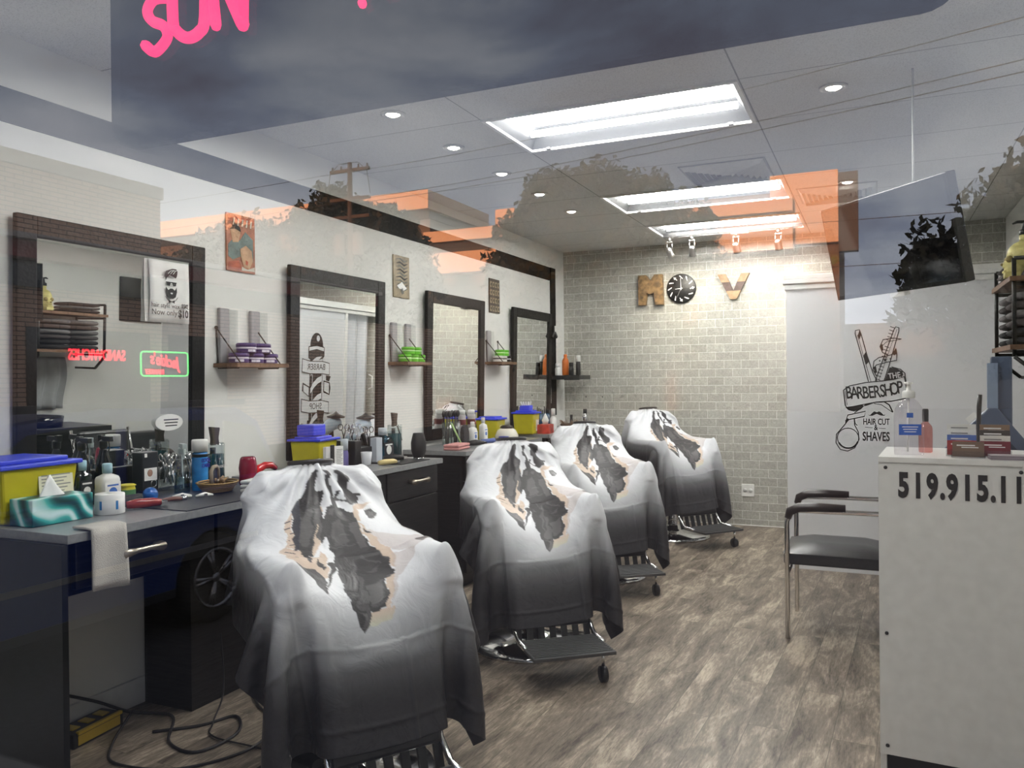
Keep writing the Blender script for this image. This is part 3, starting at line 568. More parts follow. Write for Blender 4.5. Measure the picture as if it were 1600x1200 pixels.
# barber pole decal on the partition side (seen in the second mirror)
t = empty('barber_pole_decal', (BX, 6.5, 1.2), 0, 'black barber pole decal reading barber shop on the partition side wall', 'decal')
T = facing((-.003, 0, .0), -1, 0)   # local x -> reading direction (toward -y)
mb = MB(); Z = lambda z: Matrix.Translation((0, 0, z)); W = 1
# note: y world 6.25..6.75, z world .84..1.73
P = lambda pts, mi=0, z=0: mb.prism([(x, y) for x, y in pts], .0006, mi, T @ Z(z))
P([(.10*cos(a), .40+.13*sin(a)) for a in [k*pi/14 for k in range(15)]]); P([(-.02+.025*cos(a), .475+.03*sin(a)) for a in [k*pi/6 for k in range(12)]], 1, .0008)
P([(-.125, .30), (-.125, .39), (-.06, .41), (.06, .41), (.125, .39), (.125, .28), (.06, .24), (-.06, .24)]); P([(-.115, .35), (0, .37), (.115, .35), (.115, .385), (0, .40), (-.115, .385)], 1, .0008); P([(-.09, .30), (.0, .29), (.07, .25), (-.02, .25)], 1, .0008)
P([(-.10, -.40), (.10, -.40), (.10, .26), (-.10, .26)]); P([(-.092, -.40), (-.086, -.40), (-.086, .26), (-.092, .26)], 1, .0006)
for k in range(4):
    y0 = -.36+k*.17; P([(-.085, y0+.07), (-.085, y0+.125), (-.02, y0+.105), (.04, y0+.06), (.085, y0+.0), (.085, y0-.05), (.03, y0+.01), (-.03, y0+.05)], 1, .0012)
P([(.055, -.4), (.061, -.4), (.061, .2), (.055, .2)], 1, .0016)
for s_, (y0, y1, tx) in enumerate([(.13, .245, 'BARBER'), (-.255, -.145, 'SHOP')]):
    P([(-.21, y0-.02), (-.1, y0-.008), (.1, y0-.008), (.22, y0+.01), (.22, y1+.03), (.1, y1+.008), (-.1, y1+.008), (-.21, y1-.01)], 0, .002)
    P([(-.203, y0-.012), (-.1, y0), (.1, y0), (.213, y0+.018), (.213, y1+.02), (.1, y1), (-.1, y1), (-.203, y1-.018)], 1, .0028)
    addtext(mb, tx, .085, T @ Matrix.Translation((0, (y0+y1)/2+.003, .0036)), 0, ext=.0003, sx=.95 if s_ == 0 else .9)
P([(-.22, .04), (-.12, .06), (-.12, -.06), (-.22, -.09), (-.235, -.02)], 0); P([(-.21, .03), (-.13, .045), (-.13, -.045), (-.21, -.075)], 1, .0008); P([(-.235, .10), (-.16, .11), (-.16, .06), (-.21, .05)], 0)
P([(.1, .0), (.2, .04), (.21, -.04), (.1, -.10)], 0); P([(.11, -.01), (.19, .02), (.19, -.045), (.11, -.09)], 1, .0008)
P([(-.12, -.33), (.12, -.33), (.13, -.40), (.10, -.43), (.085, -.50), (.0, -.56), (-.085, -.50), (-.10, -.43), (-.13, -.40)], 0); P([(-.07, -.47), (0, -.52), (.07, -.47), (.06, -.485), (0, -.535), (-.06, -.485)], 1, .0008)
ob = mb.build('lettering', [M_ink, mat('decal_white2', (.70, .71, .73), .4)], t)

# ================================================================ barber stations
M_hand = mat('pewter', (.42, .38, .32), .32, 1)
def station(y0, y1, xf, label, drawers, full=True, zt=.895, handle=True):
    t = empty('styling_station', (XW, y0, 0), 0, label, 'cabinet', 'dark styling stations'); L_ = y1-y0; d = xf-XW
    MB().bb(.016, d, 0, L_, zt-.028, zt).build('worktop', M_count, t, bevel=.002)
    zb = .10 if full else zt-.195
    MB().bb(.017, d-.045, .004, L_-.004, zb, zt-.028).build('carcass', M_lam, t)
    for (a, b, z0, z1, hd) in drawers:
        dr = MB().bb(d-.045, d-.022, a+.003, b-.003, z0, z1).build('drawer', M_lam, t, bevel=.002)
        if hd:
            yc = (a+b)/2 if hd is True else hd; zc = (z0+z1)/2+.01; mb = MB()
            pts = [(d-.02, yc-.075, zc), (d+.012, yc-.072, zc), (d+.016, yc-.03, zc+.003), (d+.016, yc+.03, zc+.003), (d+.012, yc+.072, zc), (d-.02, yc+.075, zc)]
            mb.tube(pts, [.013, .017, .009, .009, .017, .013], 10); mb.build('handle', M_hand, dr)
    if full: MB().bb(.017, d-.11, .01, L_-.01, .0, .10).build('plinth', M_black, t)
    return t
s1 = station(1.65, 2.86, -2.2, 'dark styling station nearest the window with tissue box and hanging towel', [(.04, .61, .72, .865, .265), (.62, 1.19, .72, .865, True)], full=False)
MB().bb(.017, .647, -.02, .0, 0, .867).build('end_panel', mat('end_panel_laminate', (.010, .011, .013), .35, var=(30, .2)), s1)
MB().bb(.017, .28, .823, 1.2, .0, .70).build('lower_cabinet', M_lam, s1)
MB().bb(.06, .645, .46, 1.2, .8955, .899).build('rubber_mat', M_mat, s1)
station(2.99, 4.115, -2.30, 'dark styling station with the disinfectant jar, second from the window', [(.03, .56, .71, .86, False), (.57, 1.10, .71, .86, .86), (.03, .56, .42, .70, False), (.57, 1.10, .42, .70, False), (.03, 1.10, .12, .41, False)])
s3 = station(4.53, 5.80, -2.365, 'dark styling station with the pink towel, third from the window', [(.03, .62, .71, .86, True), (.63, 1.24, .71, .86, True), (.03, 1.24, .12, .70, False)])
station(6.14, 7.45, -2.44, 'dark styling station farthest back in the corner', [(.03, .64, .71, .86, True), (.65, 1.28, .71, .86, True), (.03, 1.28, .12, .70, False)])
t = empty('power_outlet', (-2.62, 4.527, .80), 0, 'small white outlet on the side panel of the third station', 'outlet')
MB().bb(-.022, .022, -.006, -.001, -.035, .035).build('plate', M_white, t, bevel=.008); MB().bb(-.012, .012, -.010, -.006, -.012, .014).build('socket', M_black, t)

ZT = .896
M_yel = glassy('yellow_clear_plastic', (.78, .70, .10), .06); M_yel = mat('yellow_plastic', (.50, .44, .015), .3, spec=.4); M_blue = mat('blue_lid', (.035, .06, .62), .4)
def sharps(x, y, rz, sx_, sy_, h, label, z=ZT, lidbox=False):
    t = empty('sharps_container', (x, y, z), rz, label, 'container', 'yellow containers with blue lids')
    a, b = sx_/2, sy_/2; k = .88
    vs = [(-a*k, -b*k, 0), (a*k, -b*k, 0), (a*k, b*k, 0), (-a*k, b*k, 0), (-a, -b, h*.86), (a, -b, h*.86), (a, b, h*.86), (-a, b, h*.86)]
    MB().add(vs, [(3, 2, 1, 0), (0, 1, 5, 4), (1, 2, 6, 5), (2, 3, 7, 6), (3, 0, 4, 7), (4, 5, 6, 7)]).build('tub', M_yel, t, bevel=.008)
    mb = MB().bb(-a-.012, a+.012, -b-.012, b+.012, h*.86, h*.93); mb.bb(-a+.02, a-.02, -b+.01, b-.02, h*.93, h)
    lid = mb.build('lid', M_blue, t, bevel=.004)
    return t, a, b
def wlabel(t, T, w_, h_, rows, name='label_sheet', c=None):
    mb = MB(); mb.bb(-w_/2, w_/2, -h_/2, h_/2, 0, .0012, 0, T)
    for k in range(rows): mb.bb(-w_*.42, w_*(.42-.2*((k*7) % 3)/2), h_*(.40-.8*k/rows)-h_*.15/rows, h_*(.40-.8*k/rows)+h_*.15/rows, .0012, .0016, 1, T)
    return mb.build(name, [c or M_ppaper, mat('print_grey', (.25, .25, .24), .6)], t)
t, a, b = sharps(-2.66, 1.80, radians(3), .26, .28, .205, 'large yellow tub with blue lid behind the tissue box, at the left edge')
wlabel(t, facing((a+.0, .055, .10), 1, 0, pitch=-.09), .13, .11, 8, c=mat('cream_paper', (.72, .70, .52), .6))
# tissue box
t = empty('tissue_box', (-2.47, 1.80, ZT), radians(0), 'teal patterned tissue box with a white tissue sticking out', 'tissue box')
tm, nt_, pb, N_, L_ = nodes_mat('teal_leaf_print', .35)
tcn = N_('ShaderNodeTexCoord'); wv = N_('ShaderNodeTexWave'); wv.bands_direction = 'DIAGONAL'; wv.inputs['Scale'].default_value = 5; wv.inputs['Distortion'].default_value = 7; wv.inputs['Detail'].default_value = 1; wv.inputs['Detail Scale'].default_value = 1.2; L_(tcn.outputs['Object'], wv.inputs[0])
rr = N_('ShaderNodeValToRGB'); L_(wv.outputs['Fac'], rr.inputs[0]); k = rr.color_ramp; k.elements[0].color = (.006, .04, .05, 1); k.elements[1].color = (.65, .85, .85, 1); q = k.elements.new(.45); q.color = (.015, .20, .20, 1); q = k.elements.new(.75); q.color = (.06, .45, .42, 1); L_(rr.outputs[0], pb.inputs['Base Color'])
MB().bb(-.055, .055, -.108, .108, 0, .085).build('carton', tm, t, bevel=.003)
mb = MB(); n = 9
for k in range(n):
    for j in range(2): pass
ring = [[(.012*cos(a)*(1-zz*.9)*(1+.5*sin(3*a))+zz*.0, .045*sin(a)*(1-zz*.8)-.01*zz, .086+zz*.055*(1+.25*sin(2*a+1))) for a in [i*2*pi/18 for i in range(18)]] for zz in (0, .35, .7, 1)]
vs = [p for r_ in ring for p in r_]; mb.add(vs, [(k*18+i, k*18+(i+1) % 18, (k+1)*18+(i+1) % 18, (k+1)*18+i) for k in range(3) for i in range(18)]+[tuple(54+i for i in range(18))], 0, True); mb.build('tissue', mat('tissue_paper', (.85, .85, .84), .8), t)
# neck strip roll
t = empty('neck_strip_roll', (-2.43, 1.985, ZT), 0, 'white roll of neck strips with blue ties beside the tissue box', 'paper roll')
MB().lathe([(.012, .07), (.012, .004), (.046, 0), (.048, .002), (.048, .068), (.046, .07), (.013, .07)], 32).build('roll', M_ppaper, t)
mb = MB(); [mb.add([((.0485)*cos(a+d), (.0485)*sin(a+d), z) for z in (.018, .048) for d in (-.09, .09)], [(0, 1, 3, 2)]) for a in (-.2, -1.3)]; mb.build('blue_tie', mat('tie_blue', (.02, .17, .42), .5), t)
# hanging towel
mb = MB(); n = 14; m_ = 12; vs = []
for j in range(m_+1):
    v_ = j/m_
    for i in range(n+1):
        u_ = i/n; yy = 1.72+u_*.125+v_*.004*(1 if i > 7 else -1)
        if v_ < .25: x = -2.27+v_/.25*.082; z = ZT+.004
        else: x = -2.192+.006*sin(u_*6+v_*2)+.004*v_; z = ZT+.002-(v_-.25)/.75*.185-(.01*u_ if j == m_ else 0)
        vs.append((x, yy, z))
mb.add(vs, [(j*(n+1)+i, j*(n+1)+i+1, (j+1)*(n+1)+i+1, (j+1)*(n+1)+i) for j in range(m_) for i in range(n)], 0, True)
o = mb.build('hanging_towel', mat('grey_terry', (.50, .48, .44), .95, bump=(300, .8, .003))); s_ = o.modifiers.new('s', 'SOLIDIFY'); s_.thickness = .006; s_.offset = 1; tag(o, 'small light grey towel hanging over the front worktop edge', 'towel')
M_aqua = glassy('aqua_liquid_glass', (.30, .55, .62), .08); M_bluel = glassy('blue_liquid', (.10, .30, .40), .06); M_darkliq = mat('barbicide_liquid', (.006, .07, .085), .1)
M_cyl = glassy('clear_glass', (.92, .95, .95), .10); M_dlab = mat('dark_label', (.02, .02, .025), .4)
def sqbottle(name, x, y, h, w_, m, label, labm=None, cap=M_white, rz=0, z=ZT, cat='bottle', group=None, txt=None, d=None):
    t = empty(name, (x, y, z), rz, label, cat, group); d = d or w_*.7; hb = h*.78
    mb = MB(); prof = [(1, 0), (1, hb*.8), (.9, hb*.88), (.35, hb*.97), (.33, hb)]
    n = 20; vs = []; fs = []
    for s, zz in prof:
        for i in range(n):
            a = 2*pi*i/n; c_, s__ = cos(a), sin(a); e_ = .45
            vs.append((d/2*s*math.copysign(abs(c_)**e_, c_), w_/2*s*math.copysign(abs(s__)**e_, s__), zz))
    for k in range(len(prof)-1):
        for i in range(n): fs.append((k*n+i, k*n+(i+1) % n, (k+1)*n+(i+1) % n, (k+1)*n+i))
    fs += [tuple(reversed(range(n))), tuple((len(prof)-1)*n+i for i in range(n))]
    mb.add(vs, fs, 0, True); mb.build('body', m, t)
    MB().lathe([(w_*.22, hb-.001), (w_*.22, h-.003), (w_*.18, h), (.0001, h)], 18).build('cap', cap, t)
    if labm:
        T = facing((d/2+.0006, 0, hb*.42), 1, 0)
        mb = MB(); mb.bb(-w_*.42, w_*.42, -hb*.3, hb*.3, 0, .0008, 0, T)
        if txt: addtext(mb, txt, w_*.32, T @ Matrix.Translation((0, 0, .001)), 1, ext=.0002, sx=.7)
        else:
            mb.lathe([(.0001, 0), (w_*.22, 0), (w_*.22, .0005), (.0001, .0005)], 20, 1, T @ Matrix.Translation((0, 0, .0009)), False); mb.bb(-w_*.3, w_*.3, hb*.18, hb*.23, .0008, .0012, 1, T)
        mb.build('label_sheet', [labm, M_ppaper if labm is M_dlab else mat('lab_blue', (.05, .15, .5), .5)], t)
    return t
sqbottle('aftershave_bottle', -2.70, 2.09, .165, .066, M_aqua, 'aqua aftershave bottle with a black crest label, left of the powder', M_dlab, cap=mat('pale_blue_cap', (.4, .62, .72), .4))
sqbottle('powder_bottle', -2.60, 2.115, .155, .080, M_white, 'white talc powder bottle with pale blue cap at the front station', M_ppaper, cap=mat('pale_blue_cap', (.4, .62, .72), .4))
for i, y in enumerate((2.13, 2.225)):
    t = empty('spray_bottle', (-2.755, y, ZT), 0, 'tall black spray bottle in front of the mirror, '+('left' if i == 0 else 'right')+' of the pair', 'bottle', 'black spray bottles')
    MB().lathe([(.03, 0), (.033, .004), (.034, .09), (.026, .15), (.012, .19), (.012, .20)], 24).build('body', mat('gloss_black', (.006, .006, .008), .08), t)
    mb = MB(); mb.lathe([(.015, .198), (.016, .225), (.01, .232), (.0001, .232)], 16); mb.bb(.0, .045, -.009, .009, .225, .245); mb.bb(-.02, .0, -.010, .010, .225, .25); mb.tube([(.03, 0, .225), (.034, 0, .20), (.028, 0, .185)], .003, 6); mb.build('trigger', M_black, t, bevel=.002)
t = empty('display_stand', (-2.73, 2.40, ZT), 0, 'black product display box with a small photo card', 'display box')
MB().bb(-.03, .03, -.04, .04, 0, .17).build('box', mat('display_black', (.02, .02, .024), .4), t, bevel=.004)
mb = MB(); mb.bb(.031, .032, -.032, .030, .055, .105, 0); mb.sph((.032, -.005, .085), .014, 8, 1, sc=(.1, 1, 1.1)); mb.tube([(.033, .012+.014*cos(a), .040+.014*sin(a)) for a in [k*pi/5 for k in range(10)]], .0015, 5, 2, closed=True); mb.bb(.031, .032, -.03, -.018, .15, .165, 0); mb.build('photo_card', [M_ppaper, mat('photo_flesh', (.4, .22, .16), .5), M_chrome], t)
# jars with scissors
def scissors_mb(mb, x, y, z, tilt, rot, s=1, mi=0):
    T = Matrix.Translation((x, y, z)) @ Euler((0, tilt, rot)).to_matrix().to_4x4() @ Matrix.Scale(s, 4)
    for q in (-1, 1):
        mb.tube([(0, -q*.004, -.06), (0, 0, 0), (0, q*.010, .035)], [.002, .0035, .0025], 5, mi, T)
        mb.tube([(0, q*.018+.013*cos(a), .052+.016*sin(a)) for a in [k*2*pi/10 for k in range(10)]], .0024, 5, mi, T, closed=True)
random.seed(11)
for j, (x, y, lb) in enumerate([(-2.72, 2.505, 'glass jar full of steel scissors, left of two by the mirror'), (-2.68, 2.60, 'glass jar of steel scissors and clips, right of two by the mirror')]):
    t = empty('scissors_jar', (x, y, ZT), 0, lb, 'jar', 'glass jars of scissors')
    MB().lathe([(.034, 0), (.036, .004), (.037, .10), (.035, .10), (.034, .006), (.0001, .006)], 24).build('glass', M_cyl, t)
    for k in range(7 if j == 0 else 6):
        mb = MB(); a = random.random()*6.3; scissors_mb(mb, .012*cos(a), .012*sin(a), .08+random.random()*.012, random.uniform(-.25, .25), random.random()*3, .95); mb.build('scissors', M_chrome, t)
t = empty('spray_bottle', (-2.56, 2.43, ZT+.004), radians(-30), 'clear water spray bottle with tapered shoulders on the rubber mat', 'bottle')
MB().lathe([(.030, 0), (.032, .003), (.031, .10), (.016, .155), (.014, .165)], 24).build('body', M_cyl, t)
MB().lathe([(.0001, .004), (.029, .004), (.029, .085), (.0001, .086)], 20).build('water', glassy('water', (.55, .68, .78), .05), t)
mb = MB(); mb.tube([(0, 0, .16), (.004, .004, .02)], .0028, 6); mb.lathe([(.016, .160), (.016, .18), (.011, .186), (.0001, .186)], 16); mb.bb(-.012, .045, -.009, .009, .182, .202); mb.tube([(.025, 0, .182), (.032, 0, .16), (.026, 0, .14)], .004, 6); mb.build('trigger', mat('pale_grey_plastic', (.45, .52, .52), .4), t, bevel=.002)
t = empty('aerosol_can', (-2.57, 2.535, ZT+.004), 0, 'tall blue and white aerosol can with a white cap', 'can')
MB().lathe([(.031, 0), (.032, .003), (.032, .15), (.028, .158), (.0001, .158)], 28).build('body', mat('can_blue', (.03, .22, .55), .25, var=(9, .5)), t)
MB().lathe([(.0325, .16), (.0325, .205), (.030, .21), (.0001, .21)], 28).build('cap', M_white, t)
mb = MB(); addtext(mb, 'COOL', .022, facing((.033, 0, .125), 1, 0), 0, ext=.0003, bold=.001, sx=.8); addtext(mb, 'CARE', .022, facing((.033, 0, .103), 1, 0), 0, ext=.0003, bold=.001, sx=.8); mb.lathe([(.0323, .138), (.0324, .15), (.0323, .1505)], 28, 1); mb.build('lettering', [mat('deep_blue_ink', (.02, .02, .3), .5), M_dlab], t)
def barbicide(x, y, label, txt=True, h=.185):
    t = empty('disinfectant_jar', (x, y, ZT), 0, label, 'jar', 'disinfectant jars')
    MB().lathe([(.040, 0), (.042, .004), (.043, h-.01), (.041, h), (.039, h), (.040, .008), (.0001, .008)], 28).build('glass', M_cyl, t)
    MB().lathe([(.0001, .009), (.0385, .009), (.0385, h*.74), (.0001, h*.74)], 24).build('liquid', M_darkliq, t)
    if txt: mb = MB(); addtext(mb, 'BARBICIDE', .017, facing((.0435, 0, h*.45), 1, 0), 0, ext=.0003, sx=.8); mb.build('lettering', M_ppaper, t)
    mb = MB(); mb.prism([(-.028, .052), (.026, .046), (.017, .0), (.022, -.03), (-.02, -.03), (-.018, .0)], .018, 0, facing((-.01, 0, h+.02), 1, 0)); mb.build('brush', mat('brown_brush', (.06, .045, .035), .6), t, bevel=.003)
    mb = MB(); mb.bb(-.008, .002, -.02, .004, .02, h-.02); mb.build('comb', M_black, t)
    return t
barbicide(-2.66, 2.71, 'tall jar of dark teal disinfectant at the front station')
t = barbicide(-2.56, 4.01, 'jar of dark teal disinfectant with combs at the second station', txt=False, h=.195)
mb = MB(); mb.tube([(0, .03, .19), (.0, .075, .10)], [.004, .006], 6); mb.build('hanging_comb', M_black, t)
# basket of clips
t = empty('wicker_basket', (-2.46, 2.52, ZT+.004), radians(20), 'small gold wicker basket of clips and brushes on the mat', 'basket')
M_gold = mat('gold_wicker', (.34, .22, .08), .4, .3, bump=(120, .8, .004))
mb = MB(); n = 26
for k in range(5): mb.tube([((.052+.006*k+.002*(i % 2))*cos(i*2*pi/n), (.070+.006*k+.002*(i % 2))*sin(i*2*pi/n), .008+k*.008) for i in range(n)], .0042, 5, closed=True)
mb.lathe([(.0001, .004), (.055, .004), (.055, .008), (.0001, .008)], 20, sc=(1, 1.3)); mb.build('weave', M_gold, t)
random.seed(4)
for k in range(12):
    a = random.random()*6.28; r_ = random.random()*.045; mb = MB(); mb.tube([(r_*cos(a), r_*1.4*sin(a), .036), (r_*cos(a)+random.uniform(-.02, .02), r_*1.4*sin(a)+random.uniform(-.03, .03), .056)], .006, 5); mb.build('clip', [M_gold, M_hand, M_lw][k % 3], t)
mb = MB(); mb.tube([(0, -.055, .03), (0, -.058, .09), (0, -.04, .105), (0, -.01, .105), (0, .004, .09), (0, .008, .045)], .008, 8); mb.build('brush_handle', mat('taupe_plastic', (.28, .23, .17), .5), t)
mb = MB(); mb.bb(-.012, .0, -.05, .0, .04, .095); mb.build('brush_pad', mat('blue_black_bristle', (.03, .035, .07), .9, bump=(400, 1, .004)), t)
# red hair dryer
t = empty('hair_dryer', (-2.40, 2.63, ZT+.045), 0, 'glossy red hair dryer standing on its nozzle beside the towels', 'hair dryer')
M_red = mat('gloss_red', (.50, .008, .012), .12, coat=.5); M_dred = mat('clear_red', (.20, .008, .03), .15)
MB().lathe([(.026, -.045), (.036, -.01), (.033, .02), (.036, .05), (.030, .088), (.024, .095), (.0001, .095)], 28, sc=(1, 1.1)).build('barrel', M_dred, t)
MB().tube([(0, .015, .018), (0, .06, .035), (0, .10, .048), (0, .14, .045), (0, .17, .03)], [.02, .018, .016, .015, .012], 12).build('handle', M_red, t)
t = empty('folded_towels', (-2.32, 2.60, ZT+.004), .2, 'small stack of folded white cloths beside the red dryer', 'towels')
for k in range(3): MB().bb(-.045, .045, -.065, .065, k*.017, k*.017+.015).build('cloth', mat('white_terry', (.70, .70, .68), .95, bump=(300, .8, .003)), t, bevel=.006)
# loose tools on the mat
t = empty('hair_clipper', (-2.40, 2.105, ZT+.018), radians(60), 'dark red hair clipper lying on the rubber mat', 'clipper')
MB().tube([(-.06, 0, 0), (-.03, 0, .003), (.03, 0, .003), (.055, 0, 0)], [.013, .017, .016, .012], 12).build('body', mat('brick_red_plastic', (.28, .035, .025), .25), t); MB().bb(.055, .075, -.014, .014, -.006, .006).build('blade', M_chrome, t)
t = empty('round_brush', (-2.50, 2.115, ZT+.024), radians(75), 'black ribbed round brush lying behind the red clipper', 'brush')
MB().cyl((-.07, 0, 0), (.05, 0, 0), .019).build('barrel', mat('ribbed_black', (.03, .03, .035), .7, bump=(200, .9, .004)), t)
t = empty('neck_duster', (-2.495, 2.215, ZT+.031), 0, 'blue ball shaped brush head on the rubber mat', 'brush')
MB().sph((0, 0, 0), .028, 18).build('ball', mat('ball_blue', (.02, .12, .42), .35), t); MB().cyl((-.03, .01, -.012), (-.10, .03, -.012), .010).build('handle', M_black, t)
bottle('tin_can', -2.64, 2.235, ZT, .062, .030, mat('yellow_tin', (.62, .55, .03), .4), 'short yellow can behind the blue ball', 'can', cap=mat('yellow_tin', (.6, .5, .03), .4), caph=.05, neck=.95, extra=(.35, .7, mat('tin_green', (.1, .25, .1), .5)))
for k, (x, y, rz) in enumerate([(-2.455, 2.33, .9), (-2.39, 2.38, 1.2)]):
    t = empty('sectioning_clip', (x, y, ZT+.012), rz, 'white plastic hair clip on the mat, '+('left' if k == 0 else 'right')+' of the two', 'clip', 'white hair clips on the mat')
    MB().tube([(-.035, 0, 0), (0, 0, .004), (.035, .004, -.002)], [.004, .009, .004], 8).build('jaw', M_white, t); MB().bb(-.006, .006, -.012, .012, -.008, .008).build('spring', M_chrome, t)
t = empty('wooden_brush', (-2.42, 2.245, ZT+.012), 1.35, 'flat brown brush with metal ferrule lying on the mat', 'brush')
MB().tube([(-.07, 0, 0), (0, 0, .002), (.04, 0, 0)], [.005, .009, .008], 8).build('handle', mat('red_brown', (.12, .04, .02), .4), t); MB().cyl((.04, 0, 0), (.06, 0, 0), .009).build('ferrule', M_chrome, t)

# ---- second station
t, a, b = sharps(-2.70, 3.45, radians(8), .17, .19, .165, 'yellow tub with a second blue box stacked on its lid, second station', lidbox=True)
mb = MB().bb(-.06, .04, -.07, .055, .168, .225); mb.build('stacked_lid_box', M_blue, t, bevel=.006)
t = empty('product_card', (-2.555, 3.42, ZT), radians(-15), 'white printed box with black trimmer picture in front of the second tub', 'box')
MB().bb(-.012, .012, -.055, .055, 0, .115).build('box', M_ppaper, t); wlabel(t, facing((.0122, .03, .058), 1, 0), .045, .10, 10)
MB().bb(.012, .022, -.03, -.008, .005, .125).build('trimmer', M_black, t, bevel=.003)
bottle('lotion_bottle', -2.58, 3.55, ZT, .145, .022, mat('lilac_liquid', (.16, .14, .36), .3), 'slim purple lotion bottle right of the second yellow tub', cap=mat('clear_cap', (.5, .55, .6), .2), caph=.4, neck=.8)
t = empty('shear_rack', (-2.60, 3.68, ZT), 0, 'black holder full of shears and combs on the second station', 'holder')
mb = MB(); mb.bb(-.06, .06, -.09, -.03, 0, .13).bb(-.06, .05, -.03, .10, 0, .09); mb.build('holder', M_black, t, bevel=.004)
random.seed(21)
for k in range(8):
    mb = MB(); scissors_mb(mb, random.uniform(-.04, .04), -.07+k*.023, .15-.02*(k > 2), random.uniform(-.15, .15), random.random()*3, 1.0); mb.build('shears', M_chrome if k % 3 else M_black, t)
t = empty('paper_cup', (-2.50, 3.635, ZT), 0, 'small crinkled white plastic cup in front of the shear holder', 'cup')
MB().lathe([(.022, 0), (.024, .002), (.030, .07), (.028, .07), (.022, .004), (.0001, .004)], 20).build('cup', mat('frosted_white', (.62, .64, .68), .3), t)
t = empty('hair_dryer', (-2.72, 3.88, ZT+.13), 0, 'black and silver hair dryer with wide diffuser in front of the second mirror', 'hair dryer')
MB().tube([(0, .08, .07), (0, .02, .06), (0, -.05, .02), (0, -.10, -.01)], [.036, .038, .030, .022], 14).build('barrel', mat('silver_plastic', (.35, .42, .48), .3), t); mb = MB().lathe([(.05, 0), (.055, .008), (.02, .022), (.0001, .04)], 20, 0, Matrix.Translation((.0, .07, .10))); mb.build('nozzle', M_black, t); MB().tube([(0, .02, .05), (.01, .05, -.03), (.01, .06, -.13)], [.016, .014, .013], 10).build('handle', M_black, t)
sqbottle('aftershave_bottle', -2.56, 3.885, .185, .115, M_bluel, 'large square blue aftershave bottle with black label, second station', M_dlab, cap=mat('clear_cap', (.5, .55, .6), .2))
t = empty('white_carton', (-2.54, 3.79, ZT), 0, 'tall white carton beside the blue aftershave bottle', 'box'); MB().bb(-.02, .02, -.028, .028, 0, .135).build('carton', mat('carton_grey', (.52, .56, .62), .5), t)
t = empty('neck_brush', (-2.40, 4.01, ZT), 0, 'matt black barrel shaped brush standing at the end of the second station', 'brush')
MB().lathe([(.026, 0), (.030, .006), (.043, .045), (.044, .09), (.032, .14), (.030, .145), (.0001, .145)], 28).build('body', mat('matt_black', (.018, .018, .019), .6), t); MB().lathe([(.032, 0), (.033, .004), (.027, .006)], 24).build('base_ring', M_chrome, t)
t = empty('hair_clipper', (-2.385, 3.66, ZT+.016), radians(70), 'cream and gold clipper lying at the front of the second station', 'clipper')
MB().tube([(-.055, 0, 0), (-.02, 0, .003), (.04, 0, .003), (.06, 0, 0)], [.012, .015, .014, .010], 12).build('body', mat('cream_gold', (.62, .50, .22), .3), t); MB().bb(.06, .075, -.012, .012, -.005, .005).build('blade', M_chrome, t)
t = empty('hair_clipper', (-2.44, 3.82, ZT+.018), radians(40), 'black clipper beside the blue aftershave bottle', 'clipper')
MB().tube([(-.06, 0, 0), (0, 0, .004), (.05, 0, 0)], [.013, .018, .013], 12).build('body', M_black, t); MB().bb(.05, .068, -.014, .014, -.005, .007).build('blade', M_chrome, t)
tag(MB().bb(-.11, .11, -.15, .15, 0, .004).build('rubber_mat', M_mat, loc=(-2.43, 3.85, ZT)), 'black rubber mat on the second station', 'mat')
for o in bpy.data.objects:
    if o.type == 'EMPTY' and o.parent is None and o.name.startswith(('hair_clipper', 'neck_brush')) and o.location.y > 3.7 and o.location.y < 4.1: o.location.z += .0045

# ---- third station
t = empty('folded_towel', (-2.50, 4.66, ZT), .1, 'pink folded towel on the end of the third station', 'towel')
for k in range(2): MB().bb(-.055, .055, -.10, .10, k*.019, k*.019+.018).build('fold', mat('pink_terry', (.62, .30, .29), .95, bump=(250, .8, .004)), t, bevel=.008)
for j, (x, y, lb) in enumerate([(-2.72, 4.93, 'tall glass of combs and brushes, left of two below the third mirror'), (-2.72, 5.05, 'tall glass of brushes, right of two below the third mirror')]):
    t = empty('brush_glass', (x, y, ZT), 0, lb, 'jar', 'glasses of combs'); MB().lathe([(.034, 0), (.037, .16), (.035, .16), (.033, .006), (.0001, .006)], 22).build('glass', M_cyl, t)
    for k in range(4):
        a = k*1.7; mb = MB(); mb.tube([(.008*cos(a), .008*sin(a), .01), (.022*cos(a), .022*sin(a), .20)], .004, 6); mb.sph((.022*cos(a), .022*sin(a), .215), .022, 8, sc=(.5, 1, 1.2)); mb.build('brush', [M_black, M_dw, M_blackm, M_black][k], t)
tag(MB().tube([(-2.60, 4.92, ZT+.004), (-2.67, 4.90, ZT+.155)], .006, 6).build('green_comb', mat('lime_plastic', (.42, .60, .25), .4)), 'thin lime green comb leaning on the brush glass', 'comb')
t = empty('clipper_stand', (-2.62, 5.0, ZT), 0, 'black rounded clipper stand in front of the white bottles', 'stand'); mb = MB(); mb.prism([(-.04, 0), (.04, 0), (.04, .09), (.028, .125), (0, .14), (-.028, .125), (-.04, .09)], .03, 0, facing((-.015, 0, 0), 1, 0)); mb.build('body', mat('mottled_black', (.035, .033, .035), .4, var=(60, .5)), t, bevel=.004)
